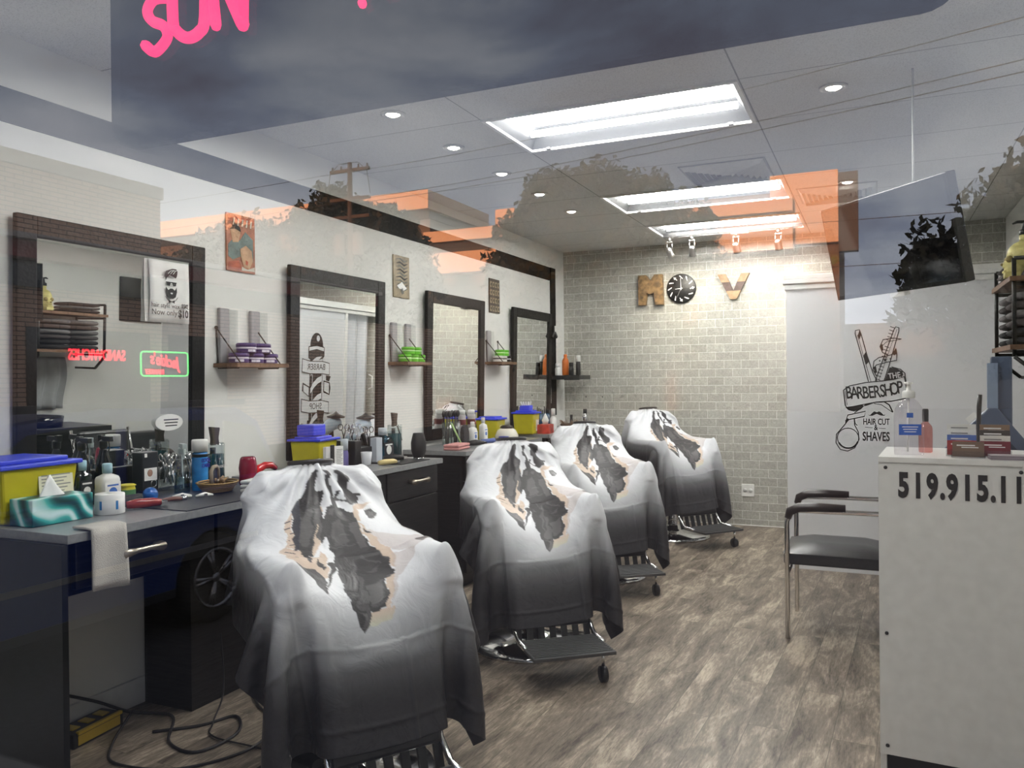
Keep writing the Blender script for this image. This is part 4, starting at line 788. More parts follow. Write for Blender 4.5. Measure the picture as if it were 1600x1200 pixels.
for j, (x, y, lb) in enumerate([(-2.73, 5.17, 'left'), (-2.70, 5.26, 'right')]):
    bottle('aerosol_can', x, y, ZT, .235, .029, mat('silver_can', (.45, .43, .42), .3), 'silver and maroon aerosol can, '+lb+' of two at the third station', 'can', cap=M_ppaper, caph=.12, neck=.75, group='silver aerosol cans', sh=.9, extra=(.62, .8, mat('maroon', (.14, .03, .03), .4)))
sqbottle('powder_bottle', -2.62, 5.12, .155, .070, M_white, 'white bottle with blue print in front of the silver cans', M_ppaper)
sqbottle('powder_bottle', -2.64, 5.33, .175, .065, M_white, 'white bottle just left of the third yellow tub', M_ppaper)
t, a, b = sharps(-2.67, 5.52, radians(5), .17, .19, .175, 'yellow tub with blue lid at the third station'); wlabel(t, facing((a*.95, .02, .07), 1, 0), .075, .10, 8)
t = empty('facial_steamer', (-2.52, 5.48, ZT), 0, 'cream domed bowl with dark top on the third station', 'bowl')
MB().lathe([(.055, 0), (.085, .01), (.088, .035), (.07, .075), (.04, .095)], 30).build('dome', mat('cream_enamel', (.72, .70, .60), .25), t); MB().lathe([(.05, .088), (.045, .105), (.03, .112), (.0001, .115)], 26).build('lid', mat('bronze_black', (.05, .04, .035), .2, .5), t)
t = empty('paddle_brush', (-2.50, 5.17, ZT+.02), 1.2, 'purple and blue paddle brush on the third station', 'brush'); MB().tube([(-.09, 0, 0), (0, 0, 0), (.03, 0, 0)], [.014, .016, .02], 10, ).build('head', mat('periwinkle', (.10, .15, .40), .4), t); MB().tube([(.03, 0, 0), (.13, 0, .004)], [.012, .010], 8).build('handle', M_dw, t)
t = empty('cream_jar', (-2.46, 5.30, ZT), 0, 'low blue and white cream jar at the third station', 'jar'); MB().lathe([(.035, 0), (.036, .025), (.035, .026)], 24).build('jar', M_white, t); MB().lathe([(.038, .026), (.038, .042), (.0001, .044)], 24).build('lid', mat('navy', (.03, .04, .25), .3), t)
t = empty('hair_clipper', (-2.50, 4.93, ZT+.02), .9, 'black clipper with cable between the pink towel and blue brush', 'clipper'); MB().tube([(-.06, 0, 0), (0, 0, .004), (.06, 0, 0)], [.015, .021, .014], 12).build('body', M_black, t); MB().bb(.06, .078, -.016, .016, -.006, .008).build('blade', M_chrome, t)
# ---- fourth station
t, a, b = sharps(-2.66, 6.18, radians(5), .18, .17, .195, 'yellow tub with an open blue tray of gloves, farthest of the yellow tubs'); wlabel(t, facing((a*.95, .03, .08), 1, 0), .075, .11, 8)
mb = MB(); mb.bb(-.04, .04, -.05, .05, .195, .235); mb.build('tray', M_blue, t)
mb = MB()
for k in range(5): mb.tube([(-.02+.01*k, -.03+.015*k, .23), (-.03+.014*k, -.05+.024*k, .265)], .007, 6)
mb.build('glove', M_ppaper, t)
t = empty('tissue_box', (-2.53, 6.28, ZT), .1, 'red and blue tissue box in front of the farthest yellow tub', 'tissue box'); MB().bb(-.05, .05, -.075, .075, 0, .075).build('carton', mat('red_blue_print', (.45, .05, .03), .4, var=(12, .6)), t, bevel=.003); MB().lathe([(.022, .075), (.03, .11), (.012, .15), (.0001, .17)], 12).build('tissue', M_ppaper, t)
bottle('spray_bottle', -2.53, 6.46, ZT, .20, .03, M_wt, 'white spray bottle right of the red tissue box', caph=.3, neck=.5)
for j in range(3):
    t = empty('disinfectant_jar', (-2.74+.03*j, 6.50+j*.09, ZT), 0, 'dark blue jar of combs at the farthest station, '+['left', 'middle', 'right'][j]+' of three', 'jar', 'dark blue comb jars'); MB().lathe([(.033, 0), (.034, .15), (.0001, .15)], 20).build('glass', mat('navy_liquid', (.01, .05, .10), .08), t)
    mb = MB(); [mb.bb(-.02+k*.012, -.014+k*.012, -.01+.008*k, -.002+.008*k, .15, .21-.01*k) for k in range(4)]; mb.build('comb', M_black, t)
t = empty('wicker_basket', (-2.57, 6.95, ZT), 0, 'brown wicker basket of twigs at the farthest station', 'basket'); mb = MB()
for k in range(3): mb.tube([((.06+.004*k)*cos(i*pi/10), (.09+.004*k)*sin(i*pi/10), .01+k*.014) for i in range(20)], .008, 6, closed=True)
mb.build('weave', mat('brown_wicker', (.11, .07, .04), .7, bump=(100, 1, .004)), t); mb = MB(); random.seed(9)
for k in range(26): a = random.random()*6.28; mb.tube([(.03*cos(a), .05*sin(a), .03), (.075*cos(a), .12*sin(a), .06+random.random()*.02)], .003, 4)
mb.build('twigs', mat('twig_brown', (.16, .10, .06), .7), t)
bottle('cocktail_shaker', -2.50, 7.20, ZT, .17, .028, M_chrome, 'chrome bottle with black top at the end of the farthest station', 'bottle', cap=M_black, caph=.25, neck=.6)
bottle('aerosol_can', -2.60, 7.10, ZT, .12, .014, M_black, 'thin black tube standing at the farthest station beside the chrome bottle', 'tube', cap=M_black, caph=.2, neck=.8)

# ================================================================ floor things under the first station
t = empty('power_strip', (-2.765, 2.15, 0), radians(6), 'black and yellow power bar on the floor under the front station', 'power strip')
MB().bb(-.055, .055, -.12, .12, 0, .055).build('housing', M_black, t, bevel=.006)
M_ybr = mat('yellow_brass', (.62, .42, .06), .3, .4)
mb = MB().bb(.045, .060, -.10, .11, .048, .060).bb(.056, .058, -.10, .10, .010, .045); mb.build('yellow_edge', M_ybr, t, bevel=.002)
for k in range(3): MB().bb(-.03, .02, -.09+k*.07, -.055+k*.07, .056, .060).build('yellow_socket', M_ybr, t)
def cable(pts, r, lb):
    cu = [Vector(p) for p in pts]; out_ = []
    for i in range(len(cu)-1):
        p0, p1, p2, p3 = cu[max(i-1, 0)], cu[i], cu[i+1], cu[min(i+2, len(cu)-1)]
        for k in range(8):
            s = k/8; out_.append(.5*((2*p1)+(-p0+p2)*s+(2*p0-5*p1+4*p2-p3)*s*s+(-p0+3*p1-3*p2+p3)*s**3))
    out_.append(cu[-1]); tag(MB().tube(out_, r, 8).build('power_cable', mat('cable_black', (.02, .018, .02), .5)), lb, 'cable', 'cables on the floor')
cable([(-2.80, 1.80, .30), (-2.80, 1.95, .24), (-2.78, 2.18, .12), (-2.74, 2.32, .03), (-2.60, 2.40, .006), (-2.42, 2.22, .006), (-2.26, 2.20, .006), (-2.24, 2.38, .006), (-2.36, 2.50, .006), (-2.42, 2.38, .006), (-2.55, 2.26, .006)], .006, 'thick black cable running from the end panel and looping on the floor')
cable([(-2.70, 2.30, .05), (-2.60, 2.12, .006), (-2.46, 2.02, .006), (-2.22, 2.08, .006), (-2.10, 2.30, .006), (-2.18, 2.50, .006), (-2.35, 2.62, .006), (-2.45, 2.70, .01)], .005, 'black cable curling out across the planks towards the first chair')
cable([(-2.55, 2.62, .28), (-2.52, 2.60, .05), (-2.40, 2.42, .006), (-2.30, 2.32, .006), (-2.02, 2.30, .006), (-1.98, 2.14, .006), (-2.14, 2.02, .006)], .0035, 'thin black cable beside the lower cabinet')
tag(MB().tube([(-2.79, 1.80, .78), (-2.79, 1.86, .70), (-2.79, 1.87, .45), (-2.79, 1.80, .30)], .004, 6).build('power_cable', M_black), 'black cable hanging down the white wall under the worktop', 'cable', 'cables on the floor')

# ================================================================ waiting chair
t = empty('waiting_chair', (-.18, 4.64, 0), 0, 'black vinyl waiting chair with chrome arms, between the partition and desk', 'chair')
fr = lambda y: [(-.25, y, 0), (-.25, y, .60), (-.235, y, .645), (-.19, y, .662), (.24, y, .665), (.26, y, .64)]
for s_ in (-1, 1):
    y = s_*.265
    MB().tube(fr(y), .0125, 10).build('arm_frame', M_chrome, t)
    MB().tube([(-.245, y, .62), (-.235, y, .655), (-.19, y, .677), (-.10, y, .682), (.03, y, .682)], [.018, .023, .024, .024, .02], 12).build('arm_pad', mat('dark_brown_vinyl', (.02, .013, .013), .3), t)
    MB().tube([(-.25, y, .30), (.25, y, .30)], .009, 8).build('side_rail', M_chrome, t) if s_ > 0 else None
    MB().tube([(.25, y, 0), (.25, y, .66), (.30, y, .85)], .0125, 10).build('rear_leg', M_chrome, t)
MB().tube([(-.25, -.265, .33), (-.25, .265, .33)], .009, 8).build('cross_rail', M_chrome, t)
MB().bb(-.27, .24, -.235, .235, .375, .435).build('seat_base', mat('black_fabric_seat', (.02, .02, .022), .6), t, bevel=.01)
mb = MB(); n = 12; vs = []
for j in range(n+1):
    for i in range(n+1):
        u_, v_ = i/n, j/n; e_ = min(1, 4*min(u_, 1-u_))**.5*min(1, 4*min(v_, 1-v_))**.5
        vs.append((-.275+.515*u_, -.24+.48*v_, .433+.042*e_))
mb.add(vs, [(j*(n+1)+i, j*(n+1)+i+1, (j+1)*(n+1)+i+1, (j+1)*(n+1)+i) for j in range(n) for i in range(n)], 0, True); mb.build('seat_cushion', M_vinyl, t)
MB().box((.25, 0, .66), (.06, .46, .36), ry=.12).build('backrest', M_vinyl, t, bevel=.02)

# ================================================================ reception desk
DR = radians(-4)
t = empty('reception_desk', (.0, 2.93, 0), DR, 'white reception desk with black phone number on its front', 'desk')
MB().bb(0, .93, 0, .018, .10, 1.062).build('front_panel', M_white, t, bevel=.001)
MB().bb(0, .90, -.004, .42, 1.062, 1.08).build('top', M_white, t, bevel=.001)
MB().bb(.0, .018, .019, .42, 0, 1.061).build('side_panel', M_white, t)
MB().bb(.0, .9, .05, .068, 0, .10).build('kick_board', mat('kick_black', (.02, .02, .02), .5), t)
mb = MB()
for (x, z) in [(.022, 1.045), (.40, 1.045), (.022, .50), (.022, .13)]: mb.lathe([(.0001, 0), (.006, 0), (.006, .002), (.0001, .0025)], 14, 0, facing((x, 0, z), 0, -1))
mb.build('screw_cap', M_black, t)
mb = MB(); txt = '519.915.11'; xx = .088
T = facing((0, -.001, .986), 0, -1)
XD = [.075, .117, .158, .187, .214, .256, .298, .326, .353, .394]
for ch, xx in zip(txt, XD):
    addtext(mb, ch, .108, T @ Matrix.Translation((xx, 0, 0)), 0, ext=.0006, sx=.60, bold=.005, align='CENTER')
mb.build('lettering', M_ink, t)
ZD = 1.0805
t = empty('sanitizer_bottle', (.095, 3.03, ZD), .1-pi/2, 'large clear pump bottle of hand sanitizer on the desk corner', 'bottle')
M_gel = glassy('sanitizer_gel', (.95, .94, .96), .05)
mb = MB(); n = 24; prof = [(.98, 0), (1, .008), (1, .125), (.92, .155), (.6, .178), (.36, .186), (.36, .192)]; vs = []
for s, zz in prof:
    for i in range(n):
        a = 2*pi*i/n; vs.append((.026*s*math.copysign(abs(cos(a))**.7, cos(a)), .046*s*math.copysign(abs(sin(a))**.7, sin(a)), zz))
mb.add(vs, [(k*n+i, k*n+(i+1) % n, (k+1)*n+(i+1) % n, (k+1)*n+i) for k in range(6) for i in range(n)]+[tuple(reversed(range(n)))], 0, True); mb.build('body', M_gel, t)
mb = MB(); mb.lathe([(.019, .190), (.020, .192), (.020, .210), (.016, .214), (.008, .216), (.006, .235), (.014, .238), (.014, .243), (.0001, .245)], 20); mb.bb(.0, .035, -.006, .006, .236, .243); mb.tube([(0, 0, .19), (.0, -.004, .01)], .0035, 6); mb.build('pump', M_white, t)
mb = MB(); T = facing((.0275, 0, .085), 1, 0); mb.bb(-.034, .034, -.018, .018, 0, .001, 0, T); mb.bb(-.010, .010, .040, .056, -.002, -.001, 0, T)
for k in range(3): mb.bb(-.024+.003*k, .024-.003*k, .008-.008*k, .0105-.008*k, .001, .0013, 1, T)
mb.build('label_sheet', [mat('label_blue', (.03, .12, .50), .4), M_ppaper], t)
bottle('spray_bottle', .150, 3.14, ZD, .15, .022, glassy('pink_liquid', (.85, .55, .52), .05), 'slim amber spray bottle behind the sanitizer', cap=M_black, caph=.28, neck=.4)
cc = [(.75, .75, .72), (.08, .16, .45), (.70, .70, .68), (.35, .04, .04), (.25, .16, .10), (.06, .05, .04), (.75, .74, .68), (.18, .02, .03)]
def cards(x, y, rz, label, cols, w_=.09):
    t = empty('card_holder', (x, y, ZD), rz, label, 'card holder', 'business card holders')
    for k, c_ in enumerate(cols):
        z0 = .004+k*.017; y0 = .008+k*.014
        o = MB().bb(-w_/2+.003, w_/2-.003, y0, y0+.004, z0, z0+.048).build('card', mat('card_%d%d' % (int(c_[0]*99), int(c_[2]*99)), c_, .4), t)
        mb = MB(); Tq = facing((0, y0-.0005, z0+.036), 0, -1); mb.bb(-w_*.34, w_*.2, -.002, .002, 0, .0004, 0, Tq); mb.bb(-w_*.2, w_*.3, -.008, -.005, 0, .0004, 0, Tq); mb.build('printing', M_ppaper if sum(c_) < 1 else mat('print_grey', (.25, .25, .24), .6), o)
    mb = MB(); mb.bb(-w_/2, w_/2, 0, .002+.015*len(cols), 0, .003); mb.bb(-w_/2, w_/2, 0, .002, 0, .022); mb.bb(-w_/2, -w_/2+.002, 0, .014*len(cols), 0, .03).bb(w_/2-.002, w_/2, 0, .014*len(cols), 0, .03); mb.build('tray', M_clear, t)
cards(.248, 3.00, DR, 'left stepped card holder with white, blue and red cards', [(.35, .04, .04), (.08, .16, .45), (.75, .75, .72), (.7, .7, .66)])
cards(.341, 2.985, DR, 'right stepped card holder with dark red and brown cards', [(.18, .02, .03), (.75, .74, .68), (.06, .05, .04), (.25, .16, .10)])
cards(.262, 2.93+.02, DR, 'small front holder with brown patterned cards', [(.20, .13, .09)], .095)
t = empty('card_stack', (.37, 2.935, ZD), DR+.1, 'flat stack of grey purple leaflets at the front of the desk', 'leaflets')
for k in range(5): MB().bb(-.052, .052, -.03, .03, k*.003, k*.003+.0026).build('leaflet', mat('leaf_%d' % (k % 2), (.25, .2, .24) if k % 2 else (.4, .36, .38), .4), t)
t = empty('pen', (.31, 3.16, ZD), 0, 'black marker standing upright behind the card holders', 'pen'); MB().tube([(0, 0, .0), (.004, 0, .15), (.007, 0, .19)], [.006, .008, .007], 10).build('barrel', M_black, t)
tag(MB().bb(.0, .0, .0, .0, 0, 0).box((0, 0, .004), (.07, .02, .008)).build('desk_tray', M_ppaper, loc=(.31, 3.16, ZD)), 'small white tray under the marker on the desk', 'tray')
bpy.data.objects['pen'].location.z += .0085
# navy vacuum-like fixture behind the desk
M_navy = mat('slate_blue_plastic', (.07, .095, .15), .35)
t = empty('computer_monitor', (.38, 3.55, .75), 0, 'slate blue angled screen back with upright stand behind the desk', 'monitor')
mb = MB(); mb.prism([(-.19, .27), (.0, .47), (.03, .47), (.18, .27)], .03, 0, facing((0, 0, 0), 0, -1)); mb.build('screen_back', M_navy, t, bevel=.004)
MB().prism([(-.12, .27), (.012, .41), (.13, .27)], .004, 0, facing((0, -.03, .0), 0, -1)).build('inner_panel', mat('dark_navy', (.02, .028, .05), .4), t)
MB().bb(.015, .085, .02, .06, .0, .665).build('upright', M_navy, t, bevel=.006); MB().bb(.0, .035, .0, .018, .45, .64).build('display_strip', mat('slate_light', (.22, .28, .38), .3), t)
MB().box((-.055, -.034, .435), (.04, .003, .02), ry=-.75).build('sticker', M_ppaper, t)
MB().bb(-.2, .2, -.05, .1, -.02, 0).build('stand_foot', M_navy, t)
t = empty('side_table', (.45, 3.62, 0), 0, 'low white table hidden behind the desk carrying the screen', 'table'); MB().bb(-.35, .4, -.2, .2, .70, .73).build('table_top', M_white, t)
for sx_ in (-1, 1):
    for sy_ in (-1, 1): MB().bb(sx_*.32-.02+.02, sx_*.32+.02+.02, sy_*.17-.02, sy_*.17+.02, 0, .70).build('leg', M_white, t)

# black wash cabinet with basin and couch along the right wall (seen in the first mirror)
t = empty('wash_cabinet', (.68, 4.45, 0), 0, 'black wash cabinet with basin, seen in the lower part of the first mirror', 'cabinet')
MB().bb(-.25, .25, -.55, .52, 0, .80).build('carcass', M_lam, t); MB().bb(-.27, .265, -.57, .54, .80, .845).build('worktop', M_black, t, bevel=.004)
MB().lathe([(.10, .85), (.17, .87), (.20, .93), (.21, .93), (.20, .845), (.1, .845)], 28, sc=(1, 1.15)).build('basin', mat('gloss_black', (.006, .006, .008), .08), t)
MB().tube([(.16, .0, .86), (.16, 0, 1.0), (.10, 0, 1.03), (.04, 0, 1.0)], .010, 8).build('tap', M_chrome, t)
t = empty('waiting_couch', (.60, 5.45, 0), 0, 'dark grey low couch by the partition, seen in the first mirror', 'couch')
MB().bb(-.25, .30, -.42, .42, .05, .42).build('base', M_black, t, bevel=.02); MB().bb(-.27, .20, -.40, .40, .42, .52).build('cushion', M_vinyl, t, bevel=.03); MB().bb(.18, .33, -.42, .42, .42, .72).build('backrest', M_vinyl, t, bevel=.03)

tag(MB().bb(-.02, 0, -.24, .24, -.21, .21).build('black_picture', mat('panel_black', (.008, .008, .009), .2), loc=(XR, 5.73, 1.99)), 'flat black panel on the right wall, seen behind the notice in the first mirror', 'picture')

# ================================================================ television
TL, BL, BR, TR = Vector((-.229, 3.866, 2.083)), Vector((-.157, 3.920, 1.685)), Vector((.294, 3.382, 1.682)), Vector((.230, 3.318, 2.084))
ctr = (TL+BL+BR+TR)/4; ex = ((BR-BL)+(TR-TL)).normalized(); ey = ((TL-BL)+(TR-BR)).normalized(); ez = ex.cross(ey).normalized(); ey = ez.cross(ex)
TM = Matrix((ex, ey, ez)).transposed().to_4x4(); TM.translation = ctr
tw, th = (BR-BL).length/2+.005, (TL-BL).length/2
t = empty('television', (0, 0, 0), 0, 'flat black television hanging from the ceiling above the desk', 'television'); t.matrix_world = TM
MB().bb(-tw, tw, -th, th, -.045, 0).build('casing', mat('tv_casing', (.008, .008, .009), .25), t, bevel=.004)
MB().bb(-tw+.012, tw-.012, -th+.018, th-.012, .0005, .0015).build('screen', mat('tv_screen', (.004, .004, .005), .05, spec=.8), t)
MB().bb(-.04, .04, -th-.018, -th, -.035, -.006).build('sensor_tag', M_ppaper, t)
mb = MB(); ti = TM.inverted(); p0 = ti @ Vector((.25, 4.42, 2.606)); mb.cyl(ti @ Vector((.14, 3.72, 1.9)), ti @ Vector((.14, 3.72, 2.606)), .0045); mb.cyl(ti @ Vector((.14, 3.72, 1.9)), Vector((0, 0, -.04)), .02); mb.build('ceiling_pole', M_white, t)

# ================================================================ wall rack with skull bottle and towels
t = empty('wall_rack', (.565, 4.42, 1.33), 0, 'black pipe wall rack with two boards on the right wall', 'rack')
def endframe(y):
    mb = MB(); w2 = .009
    def bar(p, q): 
        p = Vector(p); q = Vector(q); mb.tube([p, q], .012, 4)
    bar((.02, y, .10), (.02, y, .56)); bar((.02, y, .56), (.38, y, .56)); bar((.38, y, .10), (.38, y, .56)); bar((.02, y, .10), (.13, y, .0)); bar((.13, y, .0), (.38, y, .0)); bar((.02, y, .12), (.38, y, .12)); bar((.02, y, .44), (.38, y, .44))
    return mb
endframe(0).build('end_frame', M_blackm, t); endframe(.62).build('end_frame', M_blackm, t)
MB().bb(.0, .39, -.02, .64, .452, .475).build('board', M_wood, t); MB().bb(.0, .39, -.02, .64, .133, .156).build('board', M_wood, t)
t = empty('skull_dispenser', (.640, 4.50, 1.806), radians(180), 'yellow skull shaped pump bottle on the wall rack', 'pump bottle')
M_skull = mat('skull_yellow', (.62, .56, .22), .45, var=(30, .15))
mb = MB(); mb.sph((0, 0, .11), .068, 20, sc=(1.1, .85, .95)); mb.sph((.045, 0, .045), .042, 14, sc=(1, .9, 1)); mb.bb(.02, .085, -.03, .03, .0, .028); mb.sph((.068, 0, .062), .026, 10); mb.cyl((0, 0, .165), (0, 0, .20), .022)
for k in range(5): mb.sph((.085, -.02+.01*k, .03), .007, 6)
mb.build('skull', M_skull, t)
mb = MB(); [mb.sph((.066, s_*.026, .088), .017, 10) for s_ in (-1, 1)]; mb.sph((.093, 0, .065), .008, 6); mb.build('eye_socket', mat('skull_shadow', (.25, .2, .07), .7), t)
mb = MB(); mb.lathe([(.024, .20), (.024, .222), (.012, .228), (.008, .25), (.008, .262)], 16); mb.tube([(-.015, 0, .262), (.03, 0, .264), (.05, 0, .256)], [.008, .007, .004], 8); mb.build('pump', M_black, t)
M_tw = mat('grey_towel_dark', (.07, .06, .06), .95, bump=(250, .8, .004)); M_tb = mat('black_towel', (.02, .02, .021), .95, bump=(250, .8, .004)); M_tg = mat('mid_grey_towel', (.16, .15, .15), .95, bump=(250, .8, .004))
def towelroll(x, y, z, w_, d, h, m, lb, gr):
    mb = MB(); n = 14; vs = []
    for yy in (-d/2, d/2):
        for i in range(n): a = 2*pi*i/n; vs.append((w_/2*math.copysign(abs(cos(a))**.6, cos(a)), yy, h/2+h/2*math.copysign(abs(sin(a))**.7, sin(a))))
    mb.add(vs, [(i, (i+1) % n, n+(i+1) % n, n+i) for i in range(n)]+[tuple(range(n)), tuple(n+i for i in range(n))], 0, True)
    o = mb.build('folded_towel', m, loc=(x, y, z)); tag(o, lb, 'towel', gr)
for st_, (y, nm_) in enumerate([(4.60, 'near'), (4.87, 'far')]):
    for k in range(6): towelroll(.72, y, 1.4865+k*.043, .27, .22, .041, [M_tb, M_tb, M_tw, M_tg, M_tw, M_tg][k], 'dark folded towel in the '+nm_+' stack of the rack, '+['lowest', 'second from the bottom', 'third from the bottom', 'third from the top', 'second from the top', 'topmost'][k], 'folded towels in the wall rack')
for k in range(3): towelroll(.72, 4.87, 1.806+k*.03, .28, .24, .029, [M_tb, M_tg, M_tw][k], 'grey folded towel on the top board of the rack, '+['lowest', 'middle', 'topmost'][k], 'folded towels on top of the rack')
# grey cape hanging under the rack
mb = MB(); n = 20; vs = []
for j in range(13):
    for i in range(n+1): u_ = i/n; v_ = j/12; vs.append((XR-.05-.035*sin(u_*19)*(.3+.7*v_), 4.50+u_*.4+.02*sin(v_*5), 1.42-v_*.45))
mb.add(vs, [(j*(n+1)+i, j*(n+1)+i+1, (j+1)*(n+1)+i+1, (j+1)*(n+1)+i) for j in range(12) for i in range(n)], 0, True); o = mb.build('hanging_cape', mat('silver_cape', (.30, .31, .32), .4)); s_ = o.modifiers.new('s', 'SOLIDIFY'); s_.thickness = .002; tag(o, 'silvery grey cape hanging on the right wall under the rack', 'cape')

# ================================================================ barber chairs
def barber_chair(x, y, yaw, lift, label):
    t = empty('barber_chair', (x, y, 0), yaw, label, 'barber chair', 'barber chairs under capes'); z = lift
    MB().lathe([(.31, 0), (.315, .012), (.29, .03), (.12, .055), (.07, .07), (.06, .10)], 48).build('base', M_chrome, t)
    MB().cyl((0, 0, .07), (0, 0, .36+z), .042, n=24).build('pump_column', M_chrome, t)
    MB().bb(-.22, .25, -.24, .24, .40+z, .50+z).build('seat', M_vinyl, t, bevel=.025)
    MB().bb(-.2, .2, -.2, .2, .355+z, .40+z).build('seat_frame', M_black, t)
    MB().box((-.265, 0, .72+z), (.075, .45, .48), ry=-.2).build('backrest', M_vinyl, t, bevel=.03)
    for s_ in (-1, 1):
        a = MB().bb(-.20, .20, s_*.262-.012, s_*.262+.012, .40+z, .70+z).build('arm_panel', M_black, t, bevel=.01)
        MB().bb(-.21, .235, s_*.262-.030, s_*.262+.030, .70+z, .748+z).build('armrest', M_vinyl, t, bevel=.014)
    MB().box((.305, 0, .33+z*.7), (.045, .36, .30), ry=-.22).build('leg_rest', M_vinyl, t, bevel=.012)
    for s_ in (-1, 1): MB().tube([(.24, s_*.185, .42+z), (.33, s_*.185, .20+z*.5), (.40, s_*.185, .155), (.52, s_*.185, .15)], .011, 8).build('footrest_arm', M_chrome, t)
    mb = MB()
    for k in range(7): mb.box((.335+.004, -.168+k*.056, .19), (.012, .028, .13), ry=-.3)
    mb.build('slotted_guard', M_black, t)
    mb = MB().bb(.40, .66, -.19, .19, .135, .15)
    for k in range(12): mb.bb(.41+k*.02, .42+k*.02, -.18, .18, .15, .155)
    mb.build('footplate', mat('ribbed_grey_plate', (.07, .07, .072), .4, .3), t, bevel=.002)
    mb = MB(); mb.cyl((.60, .15, .135), (.60, .15, .07), .008); mb.build('caster_stem', M_chrome, t)
    MB().cyl((.60, .137, .035), (.60, .163, .035), .035, n=20).build('caster_wheel', M_black, t)
    return t
# ---------------------------------------------------------------- cape : cloth solved over the chair's own shapes
def simulate(lift, seed, dx=0.0, ds=0.0, rot=0.0):
    rng = np.random.RandomState(seed)
    ns, nt = 39, 42; hs = 1.16/(ns-1); T0_, T1_ = -.20, 1.05; ht = (T1_-T0_)/(nt-1)
    s = np.linspace(-.58, .58, ns); tt = np.linspace(T0_, T1_, nt)
    S, Tt = np.meshgrid(s, tt, indexing='ij')
    nx_, nz_ = -.345, 1.012+lift
    c_, s_ = cos(rot), sin(rot)
    X = np.stack([nx_+Tt*c_-S*s_, S*c_+Tt*s_, np.full_like(S, nz_)], -1)
    # start slightly domed so folds appear
    X[..., 2] += .012*np.sin(S*9+seed)+.01*np.sin(Tt*7+seed*2)+rng.randn(ns, nt)*.001
    pin = (np.hypot(S, Tt) < .075)
    V = np.zeros_like(X); pinX = X[pin].copy(); pinX[:, 2] = nz_
    boxes = [((0.015, 0, .45+lift), (.235, .24, .05), 0, .01), ((-.265, 0, .725+lift), (.022, .215, .225), -.2, .034),
             ((.012, .262, .58+lift), (.235, .032, .165), 0, .012), ((.012, -.262, .58+lift), (.235, .032, .165), 0, .012),
             ((.305, 0, .33+lift*.7), (.012, .17, .14), -.22, .02), ((.53, 0, .143), (.13, .19, .004), 0, .012), ((.335, 0, .19), (.006, .19, .06), -.3, .01)]
    bx = []
    for c, h, ry, r in boxes:
        R = np.array([[cos(ry), 0, sin(ry)], [0, 1, 0], [-sin(ry), 0, cos(ry)]]); bx.append((np.array(c), np.array(h), R, r+.009))
    def collide(P):
        hit = np.zeros(P.shape[:2], bool)
        for c, h, R, r in bx:
            q = (P-c) @ R; a = np.abs(q)-h; o = np.maximum(a, 0); d = np.linalg.norm(o, axis=-1)
            m1_ = (d < r) & (d > 1e-9)
            if m1_.any():
                dirn = o[m1_]/d[m1_][:, None]*np.sign(q[m1_]); q2 = q.copy(); q2[m1_] += dirn*(r-d[m1_])[:, None]; P[m1_] = (q2 @ R.T+c)[m1_]; hit |= m1_
            m2_ = (d <= 1e-9)
            if m2_.any():
                qq = q[m2_]; aa = a[m2_]; aa[:, 2] += .12*(qq[:, 2] > -.05); k = np.argmax(aa, 1); idx = np.arange(len(k)); sg = np.sign(qq[idx, k]); sg[sg == 0] = 1
                qq[idx, k] = sg*(h[k]+r); q2 = q.copy(); q2[m2_] = qq; P[m2_] = (q2 @ R.T+c)[m2_]; hit |= m2_
        f = P[..., 2] < .006; P[..., 2][f] = .006; hit |= f
        return hit
    cons = []
    def cs(a, b, L0, k): cons.append((a, b, L0, k))
    sl = lambda o, n, st: slice(o, n, st)
    for par in (0, 1):
        n_ = (ns-1-par)//2*1; A = np.arange(par, ns-1, 2); cs((A, slice(None)), (A+1, slice(None)), hs, 1)
        A = np.arange(par, nt-1, 2); cs((slice(None), A), (slice(None), A+1), ht, 1)
    dg = sqrt(hs*hs+ht*ht)
    for par in (0, 1):
        A = np.arange(par, ns-1, 2)
        cs((A, slice(0, nt-1)), (A+1, slice(1, nt)), dg, .35); cs((A, slice(1, nt)), (A+1, slice(0, nt-1)), dg, .35)
    for par in (0, 1, 2, 3):
        A = np.array([i for i in range(ns-2) if i % 4 == par]); 
        cs((A, slice(None)), (A+2, slice(None)), 2*hs, .18)
        A = np.array([i for i in range(nt-2) if i % 4 == par]); cs((slice(None), A), (slice(None), A+2), 2*ht, .18)
    dt = 1/60; 
    for step in range(330):
        old = X.copy(); V[..., 2] -= 9.8*dt; V *= .975; X = X+V*dt
        hit = None
        for it in range(8):
            for a, b, L0, k in cons:
                d = X[b]-X[a]; l = np.linalg.norm(d, axis=-1, keepdims=True); d *= (l-L0)/np.maximum(l, 1e-9)*.5*k; X[a] += d; X[b] -= d
            X[pin] = pinX
            if it % 2 == 1: hit = collide(X)
        V = (X-old)/dt; V[hit] *= .25
        sp_ = np.linalg.norm(V, axis=-1, keepdims=True); V *= np.minimum(1, 1.1/np.maximum(sp_, 1e-9))
    return X, S, Tt, pin
def upsample(A, f):
    def cat(A, ax):
        A = np.moveaxis(A, ax, 0); n = A.shape[0]; P = np.concatenate([2*A[:1]-A[1:2], A, 2*A[-1:]-A[-2:-1]]); out_ = np.empty(((n-1)*f+1,)+A.shape[1:])
        for k in range(f):
            s = k/f; p0, p1, p2, p3 = P[:-3], P[1:-2], P[2:-1], P[3:]
            out_[k:(n-1)*f:f] = .5*((2*p1)+(-p0+p2)*s+(2*p0-5*p1+4*p2-p3)*s*s+(-p0+3*p1-3*p2+p3)*s**3)
        out_[-1] = A[-1]; return np.moveaxis(out_, 0, ax)
    return cat(cat(A, 0), 1)
